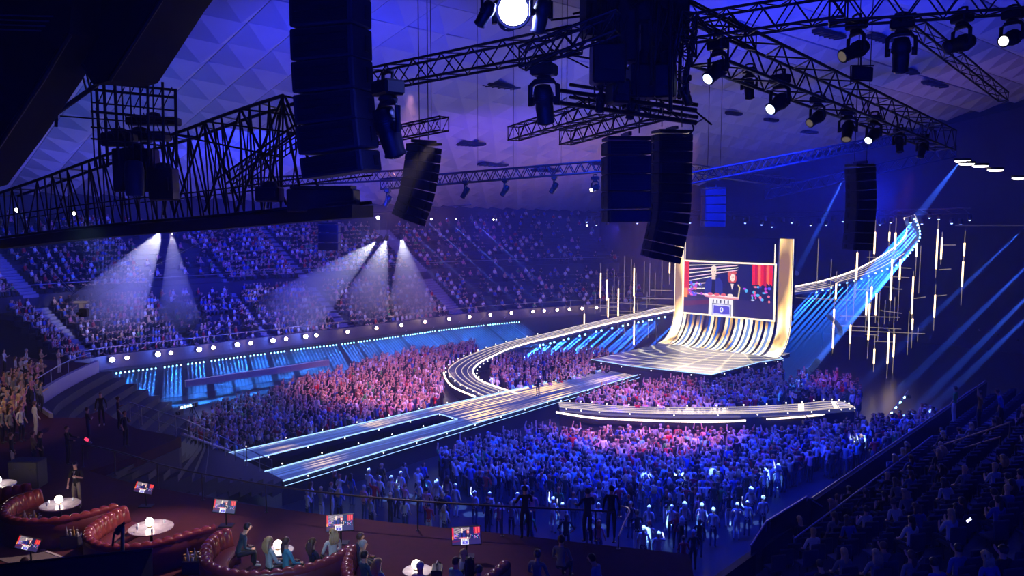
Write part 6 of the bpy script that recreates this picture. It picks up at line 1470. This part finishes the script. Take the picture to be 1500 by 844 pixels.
# seats of the right stand
def seat_meshes():
    m = MB(); m.bbox((0, -.02, .42), (.46, .42, .08), .02); a = m.mesh('seat', pm('seat_navy', (.02, .025, .07), .6)); m = MB(); m.bbox((0, -.25, .66), (.46, .07, .48), .025); b = m.mesh('backrest', pm('seat_navy', (.02, .025, .07), .6)); m = MB(); m.tube([(-.2, -.05, 0), (-.2, -.05, .38), (.2, -.05, .38), (.2, -.05, 0)], .02, 5); c = m.mesh('leg_frame', black); return a, b, c
SM_ = seat_meshes(); Rr = random.Random(4); ns = 0; npn = 0
azs = math.atan2(-(-BV.x), -BV.y)
spots_ = []
for k in range(16):
    z = 6.1 + .42 * k
    for j in range(70):
        s_ = -14 + j * .56
        if any(abs(s_ - (a + .5)) < .75 for a in (-6.5, 3.5, 12.5)) or s_ > 23: continue
        p = RT(s_, .3 + .92 * k + .55, z); x, y = toPX(p + Vector((0, 0, .6)))
        if 1130 < x < 1530 and 560 < y < 875 and p.y > 10: spots_.append((p.length, k, j, p))
spots_.sort(key=lambda a: a[0])
for _, k, j, p in spots_[:280]:
    face = (-BV * .8 + BU * .55); rz_ = math.atan2(-face.x, face.y); t = thing('stand_seat', p, 'dark tip up seat, %s row of the right stand, %s block between aisles' % (ORD[k], 'nearest' if j * .56 - 14 < -6 else 'second' if j * .56 - 14 < 4 else 'third' if j * .56 - 14 < 13 else 'farthest'), 'seat', 'seats of the right stand', rz_)
    for mm in SM_: link(mm.name.split('.')[0], mm, t)
for _, k, j, p in spots_:
    if Rr.random() < .3 and npn < 62:
        face = (-BV * .8 + BU * .55); npn += 1; cn = Rr.choice(['blue', 'black', 'grey', 'white', 'black'])
        kd, hr, sy = Rr.choice(['sit', 'sit_clap', 'sit_phone', 'sit_lean', 'sit']), Rr.choice(['brown', 'black', 'blonde']), Rr.choice(['short', 'long', 'tail'])
        person(p, face, kd, 'person in %s top, %s %s hair, %s, %s row of right stand' % (cn, sy, hr, {'sit': 'seated', 'sit_clap': 'clapping', 'sit_phone': 'hand raised', 'sit_lean': 'leaning forward'}[kd], ORD[k]), TC[cn], hr, sy, 1, 'short', dk, 1.0, 'spectators of the right stand')
for a in ((1347, 782, 'sit_lean', 'man in a glowing white shirt bending forward low in the right stand', 'white', 7.2), (1400, 566, 'stand', 'figure in a greenish top and pale trousers standing at the right stand far end', 'green', 7.2), (1437, 573, 'one_up', 'standing figure in an orange and green top beside the right stand rail', (.5, .25, .05), 7.6), (1470, 570, 'lean', 'figure bending forward in blue light at the right edge of the right stand', 'blue', 8.0)):
    p = PZ(a[0], a[1], a[5] + (1.1 if 'sit' in a[2] else 1.75)); p.z = a[5]; person(p, (-.6, .6, 0), a[2], a[3], TC.get(a[4], a[4]), 'brown', 'short', 2, 'short', ('skin', 'top', 'light' if a[0] == 1400 else 'dark', 'shoe'), 1.0)
p = PD(1419, 762, 19); ph = thing('phone', p, 'lit phone held up in the dark right stand', 'phone'); m = MB(); m.bbox((0, 0, 0), (.075, .01, .15), .004, Matrix.Rotation(.9, 4, 'Y')); m.build('casing', black, ph, False); m = MB(); m.box((0, -.008, 0), (.066, .004, .135), Matrix.Rotation(.9, 4, 'Y')); m.build('panel', emat('phone_light', (.6, .6, 1), 3), ph, False)
